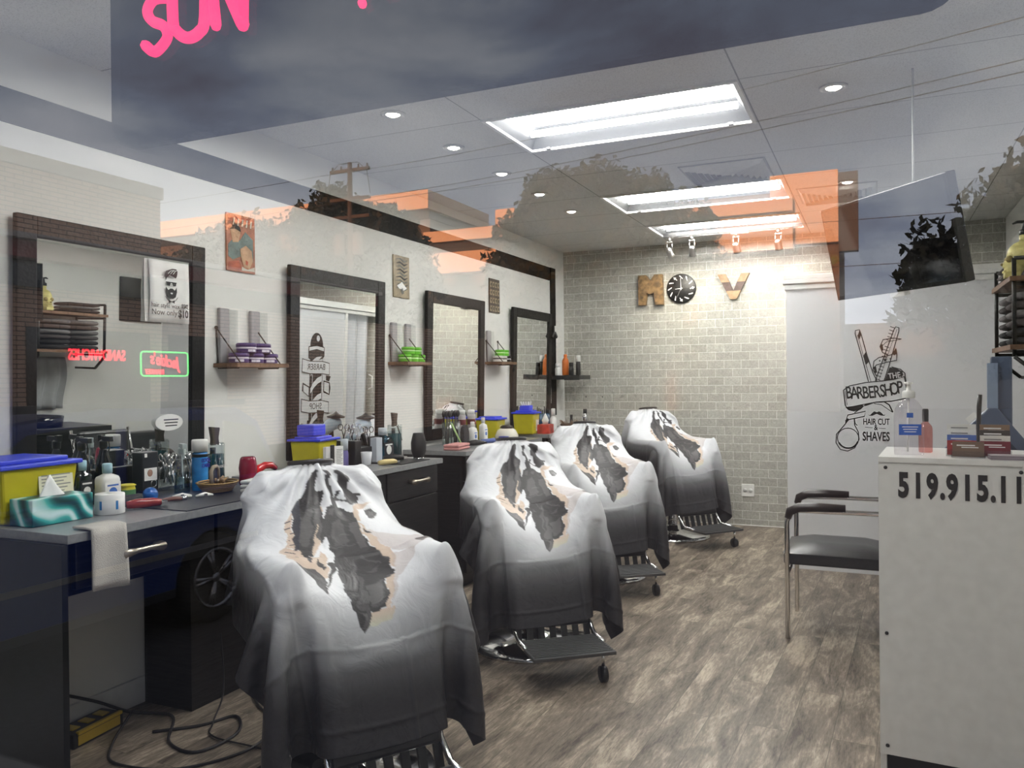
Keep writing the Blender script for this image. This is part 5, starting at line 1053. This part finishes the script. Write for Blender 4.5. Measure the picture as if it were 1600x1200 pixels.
def inpoly(px, py, poly):
    r = np.zeros(px.shape, bool); n = len(poly)
    for i in range(n):
        x1, y1 = poly[i]; x2, y2 = poly[(i+1) % n]
        if y1 == y2: continue
        c = ((y1 > py) != (y2 > py)) & (px < (x2-x1)*(py-y1)/(y2-y1)+x1); r ^= c
    return r
def cape_colors(S, T):
    "print of the cape: white centre, dark grey rim, clippers and tan hands"
    cy = 85+(T-.065)/.64*565; cx = (430+(cy-95)*.235)+S*(780+.62*(cy-95))
    cx = cx + 3*np.sin(cy*.11)+2*np.sin(cx*.23+cy*.07); cy = cy+2.5*np.sin(cx*.13)
    d = np.maximum(0, (np.abs(S+.0)-.26)/.21)**1.2
    dn = np.maximum(0, (T-.58)/.36)
    dd = np.clip(np.sqrt((d*.95)**2+(dn*1.0)**2)+.12*np.exp(-((T+.05)/.1)**2)*0, 0, 1); dd = dd*dd*(3-2*dd)*.25+dd*.75
    base = np.array([.70, .72, .75])[None, None]*(1-dd[..., None])**1.7+np.array([.038, .037, .041])[None, None]
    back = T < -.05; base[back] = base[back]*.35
    dark = np.array([.045, .043, .046]); tan = np.array([.60, .48, .39]); pink = np.array([.50, .43, .41]); wh = np.array([.72, .73, .75])
    P = [(pink, [(660, 200), (700, 210), (760, 270), (865, 372), (800, 372), (750, 430), (715, 450), (640, 400), (600, 335), (575, 290), (600, 300), (700, 330), (790, 350), (740, 290)]),
         (dark, [(415, 96), (428, 100), (422, 140), (440, 158), (446, 182), (434, 200), (440, 245), (448, 300), (420, 330), (412, 300), (425, 235), (395, 340), (385, 385), (355, 375), (350, 350), (328, 345), (335, 300), (345, 225), (345, 192), (365, 160), (395, 140), (402, 120)]),
         (tan, [(343, 195), (322, 215), (314, 310), (300, 326), (334, 336), (340, 230)]), (tan, [(412, 205), (440, 198), (432, 250), (420, 320), (400, 365), (384, 384), (393, 330), (408, 260)]),
         (wh, [(408, 150), (425, 160), (432, 180), (420, 190), (410, 172)]), (wh, [(362, 205), (372, 235), (374, 280), (380, 250), (372, 220)]), (wh, [(375, 163), (392, 158), (385, 180)]),
         (tan, [(285, 335), (300, 326), (350, 352), (355, 377), (400, 390), (420, 358), (432, 400), (418, 480), (395, 500), (370, 480), (340, 465), (305, 450), (290, 430)]),
         (dark, [(345, 365), (375, 385), (382, 415), (362, 405)]), (dark, [(395, 400), (415, 420), (405, 450), (390, 430)]),
         (dark, [(300, 450), (345, 462), (372, 450), (390, 470), (404, 510), (396, 552), (375, 535), (345, 505), (312, 480)]), (tan, [(330, 470), (372, 482), (392, 500), (360, 502)]), (dark, [(432, 412), (452, 415), (450, 452), (432, 482), (408, 520), (398, 545), (412, 490), (428, 455)]),
         (dark, [(448, 210), (475, 198), (500, 213), (537, 230), (548, 260), (560, 310), (580, 360), (625, 430), (634, 505), (600, 512), (612, 560), (600, 597), (545, 603), (540, 640), (520, 655), (505, 620), (480, 575), (462, 520), (452, 450), (455, 380), (443, 330), (440, 270)]),
         (tan, [(514, 262), (552, 262), (560, 300), (568, 362), (545, 370), (532, 315)]), (wh, [(520, 400), (517, 455), (505, 560), (498, 470)]), (tan, [(480, 383), (512, 430), (508, 436)]), (tan, [(555, 470), (588, 455), (585, 478)]), (wh, [(470, 408), (480, 440), (466, 436)]),
         (tan, [(514, 462), (535, 490), (530, 525), (548, 560), (545, 602), (500, 585), (497, 568), (518, 545)]), (tan, [(607, 500), (634, 505), (634, 550), (618, 600), (600, 597), (612, 560)]), (tan, [(490, 592), (545, 604), (612, 598), (632, 600), (620, 632), (540, 642), (512, 645)]), (dark, [(487, 585), (530, 612), (512, 648), (500, 632)]), (tan, [(512, 600), (535, 605), (530, 622)]),
         (wh, [(455, 215), (470, 212), (470, 235), (460, 232)]), (wh, [(488, 222), (502, 226), (498, 240), (488, 236)]),
         (dark, [(445, 94), (460, 94), (478, 170), (492, 215), (474, 220), (462, 165)]), (dark, [(470, 82), (492, 80), (505, 92), (522, 140), (556, 182), (528, 200), (503, 170), (484, 120)]), (tan, [(528, 202), (560, 182), (590, 172), (582, 185), (545, 215), (560, 255), (545, 262)]),
         (dark, [(500, 148), (545, 150), (550, 158), (500, 156)]), (dark, [(480, 150), (486, 152), (484, 178), (520, 186), (520, 191), (478, 184)]),
         (tan, [(552, 262), (575, 290), (600, 335), (650, 420), (640, 490), (622, 440), (585, 365)]), (dark, [(560, 275), (582, 300), (592, 312), (570, 300)]),
         (dark, [(568, 206), (588, 198), (606, 208), (604, 238), (592, 246), (576, 228)]), (wh, [(580, 208), (584, 206), (592, 232), (588, 234)]), (wh, [(592, 204), (596, 204), (600, 228), (596, 230)]),
         (np.array([.16, .14, .14]), [(715, 392), (760, 385), (812, 366), (816, 376), (770, 405), (742, 432), (736, 412)]), (tan, [(770, 372), (805, 364), (800, 374), (765, 388)]),
         (np.array([.11, .105, .11]), [(385, 205), (408, 205), (398, 290), (372, 335), (352, 335), (362, 260)]), (np.array([.10, .095, .10]), [(462, 258), (492, 250), (512, 330), (505, 345), (462, 345)]),
         (wh, [(452, 306), (458, 306), (458, 311), (452, 311)]), (wh, [(486, 306), (520, 303), (520, 308), (486, 311)]), (tan, [(455, 350), (540, 344), (541, 348), (455, 355)]), (np.array([.11, .105, .11]), [(540, 520), (596, 512), (590, 580), (552, 590)]),
         (dark, [(300, 352), (335, 362), (333, 367), (298, 358)]), (dark, [(292, 385), (330, 392), (328, 397), (290, 391)]), (dark, [(400, 425), (422, 430), (412, 446), (398, 440)]), (wh, [(545, 402), (600, 445), (596, 450), (542, 410)]),
         (pink, [(640, 420), (720, 440), (720, 470), (650, 520), (625, 600), (636, 500)])]
    for c, p in P:
        m_ = inpoly(cx, cy, p)
        fade = .75 if c is pink else 1.0
        if c is pink: base[m_] = base[m_]*.45+c*.55*(1-dd[m_][:, None])**1.2
        elif c is dark: base[m_] = c
        else: base[m_] = np.minimum(base[m_]*1.0+.05, c)*1.0
    xx = ((cx > 320) & (cx < 342) & (cy > 215) & (cy < 330) & ((cy % 24) < 3)); base[xx] = dark
    return base
cm, ct, cp, cN, cL = nodes_mat('printed_nylon', .42, .35)
at = cN('ShaderNodeAttribute'); at.attribute_name = 'print'; cL(at.outputs['Color'], cp.inputs['Base Color'])
tcn = cN('ShaderNodeTexCoord'); nn = cN('ShaderNodeTexNoise'); nn.inputs['Scale'].default_value = 11; nn.inputs['Detail'].default_value = 5; nn.inputs['Distortion'].default_value = 1.2; cL(tcn.outputs['Object'], nn.inputs[0])
bp = cN('ShaderNodeBump'); bp.inputs['Strength'].default_value = .5; bp.inputs['Distance'].default_value = .014; cL(nn.outputs['Fac'], bp.inputs['Height']); cL(bp.outputs[0], cp.inputs['Normal'])
F_UP = 7
CC = None
def cape(x, y, yaw, lift, seed, label, rot=0.0):
    global CC
    X, S, T, pin = simulate(lift, seed, rot=rot)
    Xf = upsample(X, F_UP); Sf = upsample(S, F_UP); Tf = upsample(T, F_UP)
    # pressed fold lines and small wrinkles
    e1 = np.gradient(Xf, axis=0); e2 = np.gradient(Xf, axis=1); nrm = np.cross(e1, e2); nrm /= np.maximum(np.linalg.norm(nrm, axis=-1, keepdims=True), 1e-9)
    if nrm[..., 2].mean() < 0: nrm = -nrm
    dsp = .003*np.exp(-(((Tf-.76)/.007)**2))+.003*np.exp(-(((Tf-.98)/.007)**2))+.004*np.exp(-(((Tf-.42)/.007)**2))+.005*np.exp(-((Sf-.08)/.006)**2)*(Tf > .75)+.003*np.exp(-((Sf+.28)/.006)**2)*(Tf > .6)
    r_ = np.hypot(Sf, Tf); th_ = np.arctan2(Sf, Tf); dsp += .009*np.sin(th_*17+seed)*np.exp(-((r_-.14)/.09)**2)
    Xf = Xf+nrm*dsp[..., None]
    if CC is None: CC = cape_colors(Sf, Tf)
    a, b = Sf.shape; idx = np.arange(a*b).reshape(a, b)
    fa = np.stack([idx[:-1, :-1], idx[1:, :-1], idx[1:, 1:], idx[:-1, 1:]], -1).reshape(-1, 4)
    cen = (np.hypot(Sf, Tf) < .055)
    keep = ~cen.reshape(-1)[fa].all(1); fa = fa[keep]
    me = bpy.data.meshes.new('cape'); me.vertices.add(a*b); me.vertices.foreach_set('co', Xf.reshape(-1)); me.loops.add(len(fa)*4); me.loops.foreach_set('vertex_index', fa.reshape(-1).astype(np.int32))
    me.polygons.add(len(fa)); me.polygons.foreach_set('loop_start', np.arange(0, len(fa)*4, 4, dtype=np.int32)); me.polygons.foreach_set('use_smooth', np.ones(len(fa), bool)); me.update(calc_edges=True); me.validate()
    ca = me.color_attributes.new('print', 'FLOAT_COLOR', 'POINT'); ca.data.foreach_set('color', np.concatenate([CC, np.ones(CC.shape[:2]+(1,))], -1).astype(np.float32).reshape(-1))
    me.materials.append(cm)
    t = empty('barber_cape', (x, y, 0), yaw, label, 'cape', 'printed barber capes')
    o = bpy.data.objects.new('cloth', me); COL.objects.link(o); o.parent = t; sm = o.modifiers.new('s', 'SOLIDIFY'); sm.thickness = .0015; sm.offset = -1
    nz = 1.012+lift; mb = MB(); c_, s_ = cos(rot), sin(rot)
    mb.tube([(-.345+.062*cos(k*pi/12), .078*sin(k*pi/12), nz+.006+.008*cos(k*pi/12)) for k in range(24)], .009, 8, closed=True); mb.build('neck_band', M_black, t)
CH = [(-1.655, 2.275, radians(-33), 0.025, 1, 'nearest barber cape, printed with clippers, draped over the first chair by the window', 0.0),
      (-1.62, 3.80, radians(-50), 0.0, 5, 'second barber cape from the window, above the chrome base and ribbed footplate', .06),
      (-1.74, 5.32, radians(-53), .01, 9, 'third barber cape from the window, with a black neck ring standing up', .05),
      (-1.60, 6.85, radians(-40), .06, 14, 'farthest barber cape, hanging in front of the brick tile wall', .10)]
for (x, y, yw, lf, sd_, lb, rt_) in CH:
    barber_chair(x, y, yw, lf, lb.replace('barber cape', 'barber chair').split(',')[0]+', mostly hidden under its printed cape')
    cape(x, y, yw, lf, sd_, lb, rt_)

# ================================================================ hanging board in the window
t = empty('writing_board', (-.36, .66, 1.64), 0, 'dark rounded writing board with pink fluorescent letters hanging inside the window top', 'board')
x0, x1, z0, z1, r = -.42, .42, -.033, .50, .03
def rrect(x0, x1, z0, z1, r):
    p = []
    for cx, cz, a0 in [(x1-r, z1-r, 0), (x0+r, z1-r, pi/2), (x0+r, z0+r, pi), (x1-r, z0+r, 3*pi/2)]:
        p += [(cx+r*cos(a0+k*pi/12), cz+r*sin(a0+k*pi/12)) for k in range(7)]
    return p
MB().prism(rrect(x0, x1, z0, z1, r), .014, 0, facing((0, 0, 0), 0, -1)).build('panel', mat('board_black', (.004, .004, .005), .9, spec=.05), t)
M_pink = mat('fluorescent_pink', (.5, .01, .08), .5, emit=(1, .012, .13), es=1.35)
mb = MB(); T = facing((-.42, -.016, 0), 0, -1)   # local x from the board's left edge
def neon(pts, wd): stroke(mb, pts, wd, T, 0, .001)
def crv(pts, k=6):
    P = [Vector((*p, 0)) for p in pts]; o_ = []
    for i in range(len(P)-1):
        p0, p1, p2, p3 = P[max(i-1, 0)], P[i], P[i+1], P[min(i+2, len(P)-1)]
        for j in range(k): s = j/k; q = .5*((2*p1)+(-p0+p2)*s+(2*p0-5*p1+4*p2-p3)*s*s+(-p0+3*p1-3*p2+p3)*s**3); o_.append((q.x, q.y))
    o_.append(tuple(pts[-1])); return o_
def brush(pts, rr):
    q = [T @ Vector((p[0], p[1], .0)) for p in (crv(pts) if len(pts) > 2 else pts)]; mb.tube(q, rr, 8); mb.sph(q[0], rr, 8); mb.sph(q[-1], rr, 8)
brush([(.089, .118), (.070, .120), (.060, .110), (.066, .098), (.083, .089), (.089, .077), (.079, .067), (.068, .064), (.056, .073)], .0058)
brush([(.097, .165), (.097, .094), (.103, .079), (.118, .070), (.134, .073), (.142, .088), (.143, .165)], .0062)
brush([(.157, .076), (.153, .120), (.158, .150)], .0060); brush([(.158, .150), (.176, .105), (.193, .070)], .0072); brush([(.193, .070), (.196, .165)], .0060)
brush([(.334, .074), (.336, .072)], .0050); brush([(.338, .063), (.3385, .062)], .0045); brush([(.362, .068), (.368, .068)], .0050)
mb.build('lettering', M_pink, t)
mb = MB(); [mb.tube([(x, -.007, .49), (x, -.007, H-1.64-.055)], .0015, 6) for x in (-.3, .3)]; mb.build('hanging_wire', M_steel, t)

# ================================================================ the street outside, seen as reflections in the shop window
struct('ground', MB().bb(-80, 60, -70, .4, -.62, -.52), M_conc)
struct('ground', MB().bb(-3.2, 14, -.75, YG-.16, -.52, -.03), mat('sidewalk_concrete', (.20, .195, .19), .9, var=(8, .1)))
# brick shop wing on the left, perpendicular to the window
t = empty('brick_building', (-16.5, -13.86, -.52), 0, 'brown brick building wing with red fascia reflected at the left of the window', 'building')
M_cop = mat('coping_stone', (.34, .36, .35), .7)
MB().bb(-8, 0, 0, 14.3, 0, 6.50).build('upper_wall', M_wing, t); MB().bb(-8, .06, -.06, 14.36, 6.50, 6.80).build('coping', M_cop, t)
MB().bb(-8, -.02, -14, 0, 0, 3.95).build('lower_wall', M_wing, t)
MB().bb(.002, .5, -9, 14.3, 4.50, 4.86).build('fascia', mat('dark_red_fascia', (.20, .012, .02), .4), t); MB().bb(.002, .7, -9, 14.3, 4.86, 4.98).build('soffit', mat('soffit_grey', (.30, .31, .32), .6), t)
MB().bb(.002, .12, -9, 14.3, 3.95, 4.50).build('dark_transom', mat('dark_glazing', (.012, .014, .018), .1), t)
for k in range(8): MB().bb(.5, .505, -7+k*1.9, -6.3+k*1.9, 4.88, 4.94).build('soffit_lamp', mat('soffit_lamp_glow', (1, 1, 1), .5, emit=(1, .95, .9), es=1.6), t)
for (y0, y1) in [(-2.2, -.2), (.4, 3.6)]: MB().bb(.003, .04, y0, y1, 1.3, 3.1).build('shop_pane', mat('dark_glazing', (.012, .014, .018), .1), t)
M_neon = mat('neon_red', (1, .05, .08), .5, emit=(1, .035, .06), es=4.2); M_ngr = mat('neon_green', (.1, 1, .2), .5, emit=(.08, .9, .16), es=3.6)
t = empty('neon_sign', (-16.40, -11.93, 2.0), 0, 'red neon sign reading sandwiches, seen mirrored in the window', 'neon sign')
mb = MB(); addtext(mb, 'SANDWICHES', .36, facing((0, 0, 0), 1, 0), 0, ext=.01, sx=.66, bold=.006); mb.build('tubing', M_neon, t)
t = empty('neon_sign', (-16.40, -13.85, 1.83), 0, 'neon market sign with green frame and red script, seen mirrored', 'neon sign')
mb = MB(); T = facing((.0, 0, 0), 1, 0); pts = rrect(-.74, .74, -.30, .30, .09); mb.tube([T @ Vector((a, b, .02)) for a, b in pts], .018, 8, closed=True); mb.build('green_frame', M_ngr, t)
mb = MB(); addtext(mb, "Jackie's", .42, T @ Matrix.Rotation(.14, 4, 'Z') @ Matrix.Translation((0, .07, .03)), 0, ext=.01, sx=.75, bold=.006, shear=.35); addtext(mb, 'MARKET', .17, T @ Matrix.Translation((.34, -.20, .03)), 0, ext=.01, sx=.9, bold=.004); mb.build('red_script', M_neon, t)
MB().bb(.0, .004, -.7, .7, -.27, .27).build('backing', M_black, t)
# buildings across the street, lit by the low sun; wall shade is in the brick colour
t = empty('street_building', (-42, -44.8, -.52), 0, 'long sunlit building across the street at left, with flat orange parapet', 'building')
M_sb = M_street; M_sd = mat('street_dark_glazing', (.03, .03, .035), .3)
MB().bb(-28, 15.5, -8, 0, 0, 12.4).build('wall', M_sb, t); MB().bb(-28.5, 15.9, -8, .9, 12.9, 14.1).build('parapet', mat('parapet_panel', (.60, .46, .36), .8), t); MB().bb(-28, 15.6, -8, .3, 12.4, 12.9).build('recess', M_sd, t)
for k in range(9): MB().bb(-27+k*4.7, -23.6+k*4.7, .0, .06, 6.5, 9.0).build('window', M_sd, t)
t = empty('street_building', (-14, -44.8, -.52), 0, 'stepped sunlit building across the street at the right, partly behind the big tree', 'building')
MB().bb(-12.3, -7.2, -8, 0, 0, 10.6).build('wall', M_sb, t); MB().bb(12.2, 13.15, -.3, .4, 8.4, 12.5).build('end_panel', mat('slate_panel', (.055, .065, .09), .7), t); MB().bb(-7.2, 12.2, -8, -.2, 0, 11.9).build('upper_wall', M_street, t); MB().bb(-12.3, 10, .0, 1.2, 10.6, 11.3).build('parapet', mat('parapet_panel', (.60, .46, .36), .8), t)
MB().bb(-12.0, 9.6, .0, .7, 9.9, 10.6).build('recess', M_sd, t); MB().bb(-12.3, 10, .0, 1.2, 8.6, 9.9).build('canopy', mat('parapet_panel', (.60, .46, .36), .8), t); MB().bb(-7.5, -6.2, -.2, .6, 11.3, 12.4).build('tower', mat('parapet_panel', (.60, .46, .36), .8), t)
MB().bb(8.8, 12.2, -.2, .5, 8.9, 12.66).build('end_tower', mat('parapet_panel', (.60, .46, .36), .8), t)
for k in range(5): MB().bb(-11.5+k*4, -8.6+k*4, .0, .06, 4.5, 7.2).build('window', M_sd, t)
t = empty('street_building', (18, -50, -.52), 0, 'low flat building across the street at the far right', 'building')
MB().bb(-20.5, 26, -8, 0, 0, 4.6).build('wall', mat('far_building_grey', (.07, .075, .08), .9), t); MB().bb(-20.6, 26.2, -8.1, .2, 4.6, 4.9).build('coping', mat('dark_coping', (.08, .085, .09), .8), t)
# trees
M_leaf = mat('leaf_dark_green', (.012, .018, .008), .7, var=(1.2, .5)); M_leaf2 = mat('leaf_olive', (.022, .028, .013), .7, var=(2, .5)); M_bark = mat('bark', (.08, .06, .045), .9)
def tree(x, y, z0, blobs, n, ls, label, m, seed, trunk=.22):
    rng = np.random.RandomState(seed); t = empty('street_tree', (x, y, -.52), 0, label, 'tree', 'street trees'); P = []
    vol = np.array([b[3]**3 for b in blobs]); cnt = (n*vol/vol.sum()).astype(int)+30
    for (bx_, by_, bz_, br_), c in zip(blobs, cnt):
        m_ = max(14, int(26*br_)); d = rng.randn(m_, 3); d /= np.linalg.norm(d, axis=1)[:, None]
        cen = np.array([bx_, by_, bz_])+d*(br_*(.35+.65*rng.rand(m_)**.6))[:, None]; rr_ = br_*(.22+.26*rng.rand(m_))
        k = rng.randint(0, m_, c); e = rng.randn(c, 3); e /= np.linalg.norm(e, axis=1)[:, None]
        P.append(cen[k]+e*(rr_[k]*rng.rand(c)**.45)[:, None])
    P = np.concatenate(P); c = len(P); a = rng.randn(c, 3); a /= np.linalg.norm(a, axis=1)[:, None]; b = np.cross(a, rng.randn(c, 3)); b /= np.linalg.norm(b, axis=1)[:, None]; s = ls*(.6+.8*rng.rand(c))[:, None]
    vs = np.stack([P-a*s, P+b*s*.55, P+a*s, P-b*s*.55], 1).reshape(-1, 3)
    me = bpy.data.meshes.new('foliage'); me.from_pydata(vs.tolist(), [], [(4*i, 4*i+1, 4*i+2, 4*i+3) for i in range(c)]); me.materials.append(m)
    o = bpy.data.objects.new('foliage', me); COL.objects.link(o); o.parent = t
    mb = MB(); top = max(b[2] for b in blobs); mb.tube([(0, 0, 0), (.05, 0, top*.5), (-.05, 0, top*.95)], [trunk, trunk*.75, trunk*.3], 10)
    for (bx_, by_, bz_, br_) in blobs: mb.tube([(0, 0, bz_*.55), (bx_*.6, by_*.6, bz_*.8), (bx_, by_, bz_+br_*.3)], [trunk*.45, trunk*.3, trunk*.08], 7)
    mb.build('trunk', M_bark, t)
tree(-8.0, -23.8, 0, [(-.3, 0, 6.5, 2.3), (-2.2, .3, 5.5, 1.8), (2.0, 0, 5.6, 1.9), (0, .5, 4.2, 2.6), (.7, -.5, 7.5, 1.3), (-1.5, 0, 7.7, 1.2), (2.9, .2, 4.2, 1.4), (-2.9, 0, 4.0, 1.3)], 42000, .13, 'big round leafy tree across the street, reflected over the ceiling', M_leaf2, 3, .3)
tree(-20.5, -26.8, 0, [(0, 0, 7.6, 2.0), (-1.8, 0, 6.0, 2.0), (1.7, 0, 6.9, 1.8), (-.2, 0, 9.0, 1.1), (0, 0, 4.0, 2.4), (1.5, 0, 8.4, .9)], 26000, .14, 'dark leafy tree behind the utility pole', M_leaf, 8)
tree(-18.7, -27.5, 0, [(0, 0, 6.5, 1.8), (-1.2, 0, 5.2, 1.8), (1.4, 0, 5.4, 1.3), (.5, 0, 8.1, 1.0), (-.9, 0, 7.6, .8)], 18000, .14, 'shorter dark tree just right of the utility pole', M_leaf, 12)
tree(-26.5, -28, 0, [(0, 0, 6.9, 2.2), (-2.6, 0, 6.0, 2.3), (2.2, 0, 5.2, 2.0), (0, 0, 3.5, 2.6), (-4.6, 0, 5.2, 2.0)], 24000, .17, 'broad tree at the far left across the street, beyond the brick wing', M_leaf2, 17)
tree(2.35, -14.8, 0, [(0, 0, 4.1, 1.25), (-.62, 0, 3.3, 1.3), (.9, 0, 3.8, 1.7), (1.1, .2, 5.1, 1.2), (-.1, 0, 2.6, .9), (2.0, 0, 3.0, 1.6)], 34000, .10, 'close dark leafy tree reflected at the right of the window', M_leaf, 23, .14)
# utility pole and wires
PX, PY = -18.5, -24.8
t = empty('utility_pole', (PX, PY, -.52), 0, 'brown wooden utility pole with crossarms and transformers across the street', 'utility pole')
M_pole = mat('weathered_pole', (.06, .045, .035), .9, var=(3, .2))
MB().cyl((0, 0, 0), (0, 0, 10.3), .14, .09, 14).build('post', M_pole, t)
for z in (10.0, 8.9, 8.2): MB().bb(-.9, .9, -.06, .06, z-.06, z+.06).build('crossarm', M_pole, t)
for x in (-.42, .42): MB().lathe([(.2, 0), (.22, .03), (.22, .75), (.16, .85), (.0001, .88)], 18, c=(x, .12, 6.7)).build('transformer', mat('transformer_grey', (.10, .10, .10), .6), t)
for x in (-.8, -.4, .4, .8): MB().lathe([(.03, 0), (.05, .04), (.03, .08), (.045, .12), (.0001, .16)], 10, c=(x, 0, 10.06)).build('insulator', M_blackm, t)
mb = MB(); [mb.tube([(s_*.0, 0, 10.3), (s_*.45, .1, 10.25), (s_*.85, .1, 9.9), (s_*1.0, .1, 9.0)], .015, 5) for s_ in (-1, 1)]; mb.build('jumper_loop', M_black, t)
def wire(p, q, sag, lb):
    p = Vector(p); q = Vector(q); tag(MB().tube([p.lerp(q, k/20)-Vector((0, 0, sag*4*(k/20)*(1-k/20))) for k in range(21)], .010, 6).build('overhead_wire', M_black), lb, 'wire', 'overhead wires')
E2 = Vector((2.0, -12.8, 0))
WR = [((PX, PY, 9.45), (2.0, -12.8, 6.60), .25, 'highest overhead wire rising to the right'), ((PX, PY, 8.35), (2.0, -12.8, 5.98), .2, 'second overhead wire, upper of the close pair'), ((PX, PY, 8.2), (2.0, -12.8, 5.80), .2, 'third overhead wire, lower of the close pair')]
for a, b, s_, lb in WR: wire(a, b, s_, lb)
wire((PX, PY, 9.45), (-60, PY, 9.3), .3, 'overhead wire running left from the pole top')
wire((PX, PY, 8.3), (-60, PY, 8.1), .3, 'overhead wire running left below the top one')
wire((PX, PY, 6.3), (20, PY, 6.0), .2, 'low overhead wire parallel to the street, upper one'); wire((PX, PY, 4.9), (20, PY, 4.7), .2, 'low overhead wire parallel to the street, lowest one')
# parked dark car, nose to the shop
t = empty('parked_car', (-4.7, -3.6, -.52), 0, 'dark blue sport utility car with silver five-spoke wheel, parked outside at the left', 'car')
M_car = mat('car_navy_paint', (.018, .045, .20), .3, .4, coat=.5); M_cg = mat('car_glass', (.05, .075, .07), .04); M_tyre = mat('tyre_rubber', (.010, .010, .010), .8); M_rim = mat('alloy_silver', (.32, .32, .33), .3, .9)
prof = [(-1.0, .30), (-1.03, .62), (-.98, .98), (-.90, 1.10), (-.62, 1.55), (-.40, 1.66), (.9, 1.70), (1.55, 1.62), (2.35, 1.12), (3.35, .98), (3.62, .80), (3.66, .40), (3.5, .30)]
arc = lambda c: [(c+.40*cos(a), .33+.40*sin(a)) for a in [k*pi/10 for k in range(11)]]
body = prof[:]+[(3.14, .30)]+arc(2.72)[0:]+[(2.30, .30), (.42, .30)]+arc(0)+[(-.42, .30)]
T = Matrix(((0, 0, -1, 0), (1, 0, 0, 0), (0, 1, 0, 0), (0, 0, 0, 1)))   # profile (y,z) extruded toward -x
belt = [p for p in prof if p[1] <= 1.12]
MB().prism([(-1.0, .30), (-1.03, .62), (-.98, .98), (-.95, 1.06), (2.40, 1.06), (3.35, .98), (3.62, .80), (3.66, .40), (3.5, .30), (3.14, .30)]+arc(2.72)+[(2.30, .30), (.42, .30)]+arc(0)+[(-.42, .30)], 1.85, 0, T).build('body', M_car, t, bevel=.04)
T3 = T @ Matrix.Translation((0, 0, .12))
MB().prism([(-.93, 1.06), (-.62, 1.55), (-.40, 1.66), (.9, 1.70), (1.55, 1.62), (2.40, 1.06)], 1.61, 0, T3).build('cabin', M_car, t, bevel=.05)
T4 = T @ Matrix.Translation((0, 0, .105))
for w_ in ([(-.80, 1.10), (-.55, 1.50), (-.20, 1.56), (-.20, 1.10)], [(-.10, 1.10), (-.10, 1.57), (.72, 1.60), (.72, 1.10)], [(.82, 1.10), (.82, 1.60), (1.45, 1.55), (2.10, 1.10)]):
    MB().prism(w_, .02, 0, T4).build('side_window', M_cg, t)
MB().bb(-.20, -.16, -.5, 1.5, 1.68, 1.73).build('roof_rail', M_black, t); MB().bb(.0, .012, -.45, 2.3, .60, .64).build('side_moulding', M_rim, t); MB().bb(-.03, .01, .42, 2.3, .30, .36).build('sill', M_black, t)
for yc, xo in [(0, 0), (2.72, 0), (0, -1.62), (2.72, -1.62)]:
    wt = MB().lathe([(.20, -.11), (.30, -.115), (.345, -.08), (.35, 0), (.345, .08), (.30, .115), (.20, .11)], 36, 0, Matrix.Translation((-.12+xo, yc, .35)) @ Matrix.Rotation(pi/2, 4, 'Y')).build('wheel', M_tyre, t)
    if xo == 0:
        mb = MB(); Q = Matrix.Translation((-.01, yc, .35)) @ Matrix.Rotation(pi/2, 4, 'Y')
        mb.lathe([(.205, -.02), (.23, .0), (.235, .012), (.215, .012), (.205, -.02)], 36, 0, Q); mb.lathe([(.0001, .006), (.035, .006), (.045, -.01), (.05, -.04)], 20, 0, Q)
        for k in range(5):
            for s_ in (-.11, .11):
                a = k*2*pi/5+.3; mb.tube([Q @ Vector((.035*cos(a), .035*sin(a), -.005)), Q @ Vector((.215*cos(a+s_), .215*sin(a+s_), .0))], [.014, .017], 6)
        mb.build('rim', M_rim, wt)
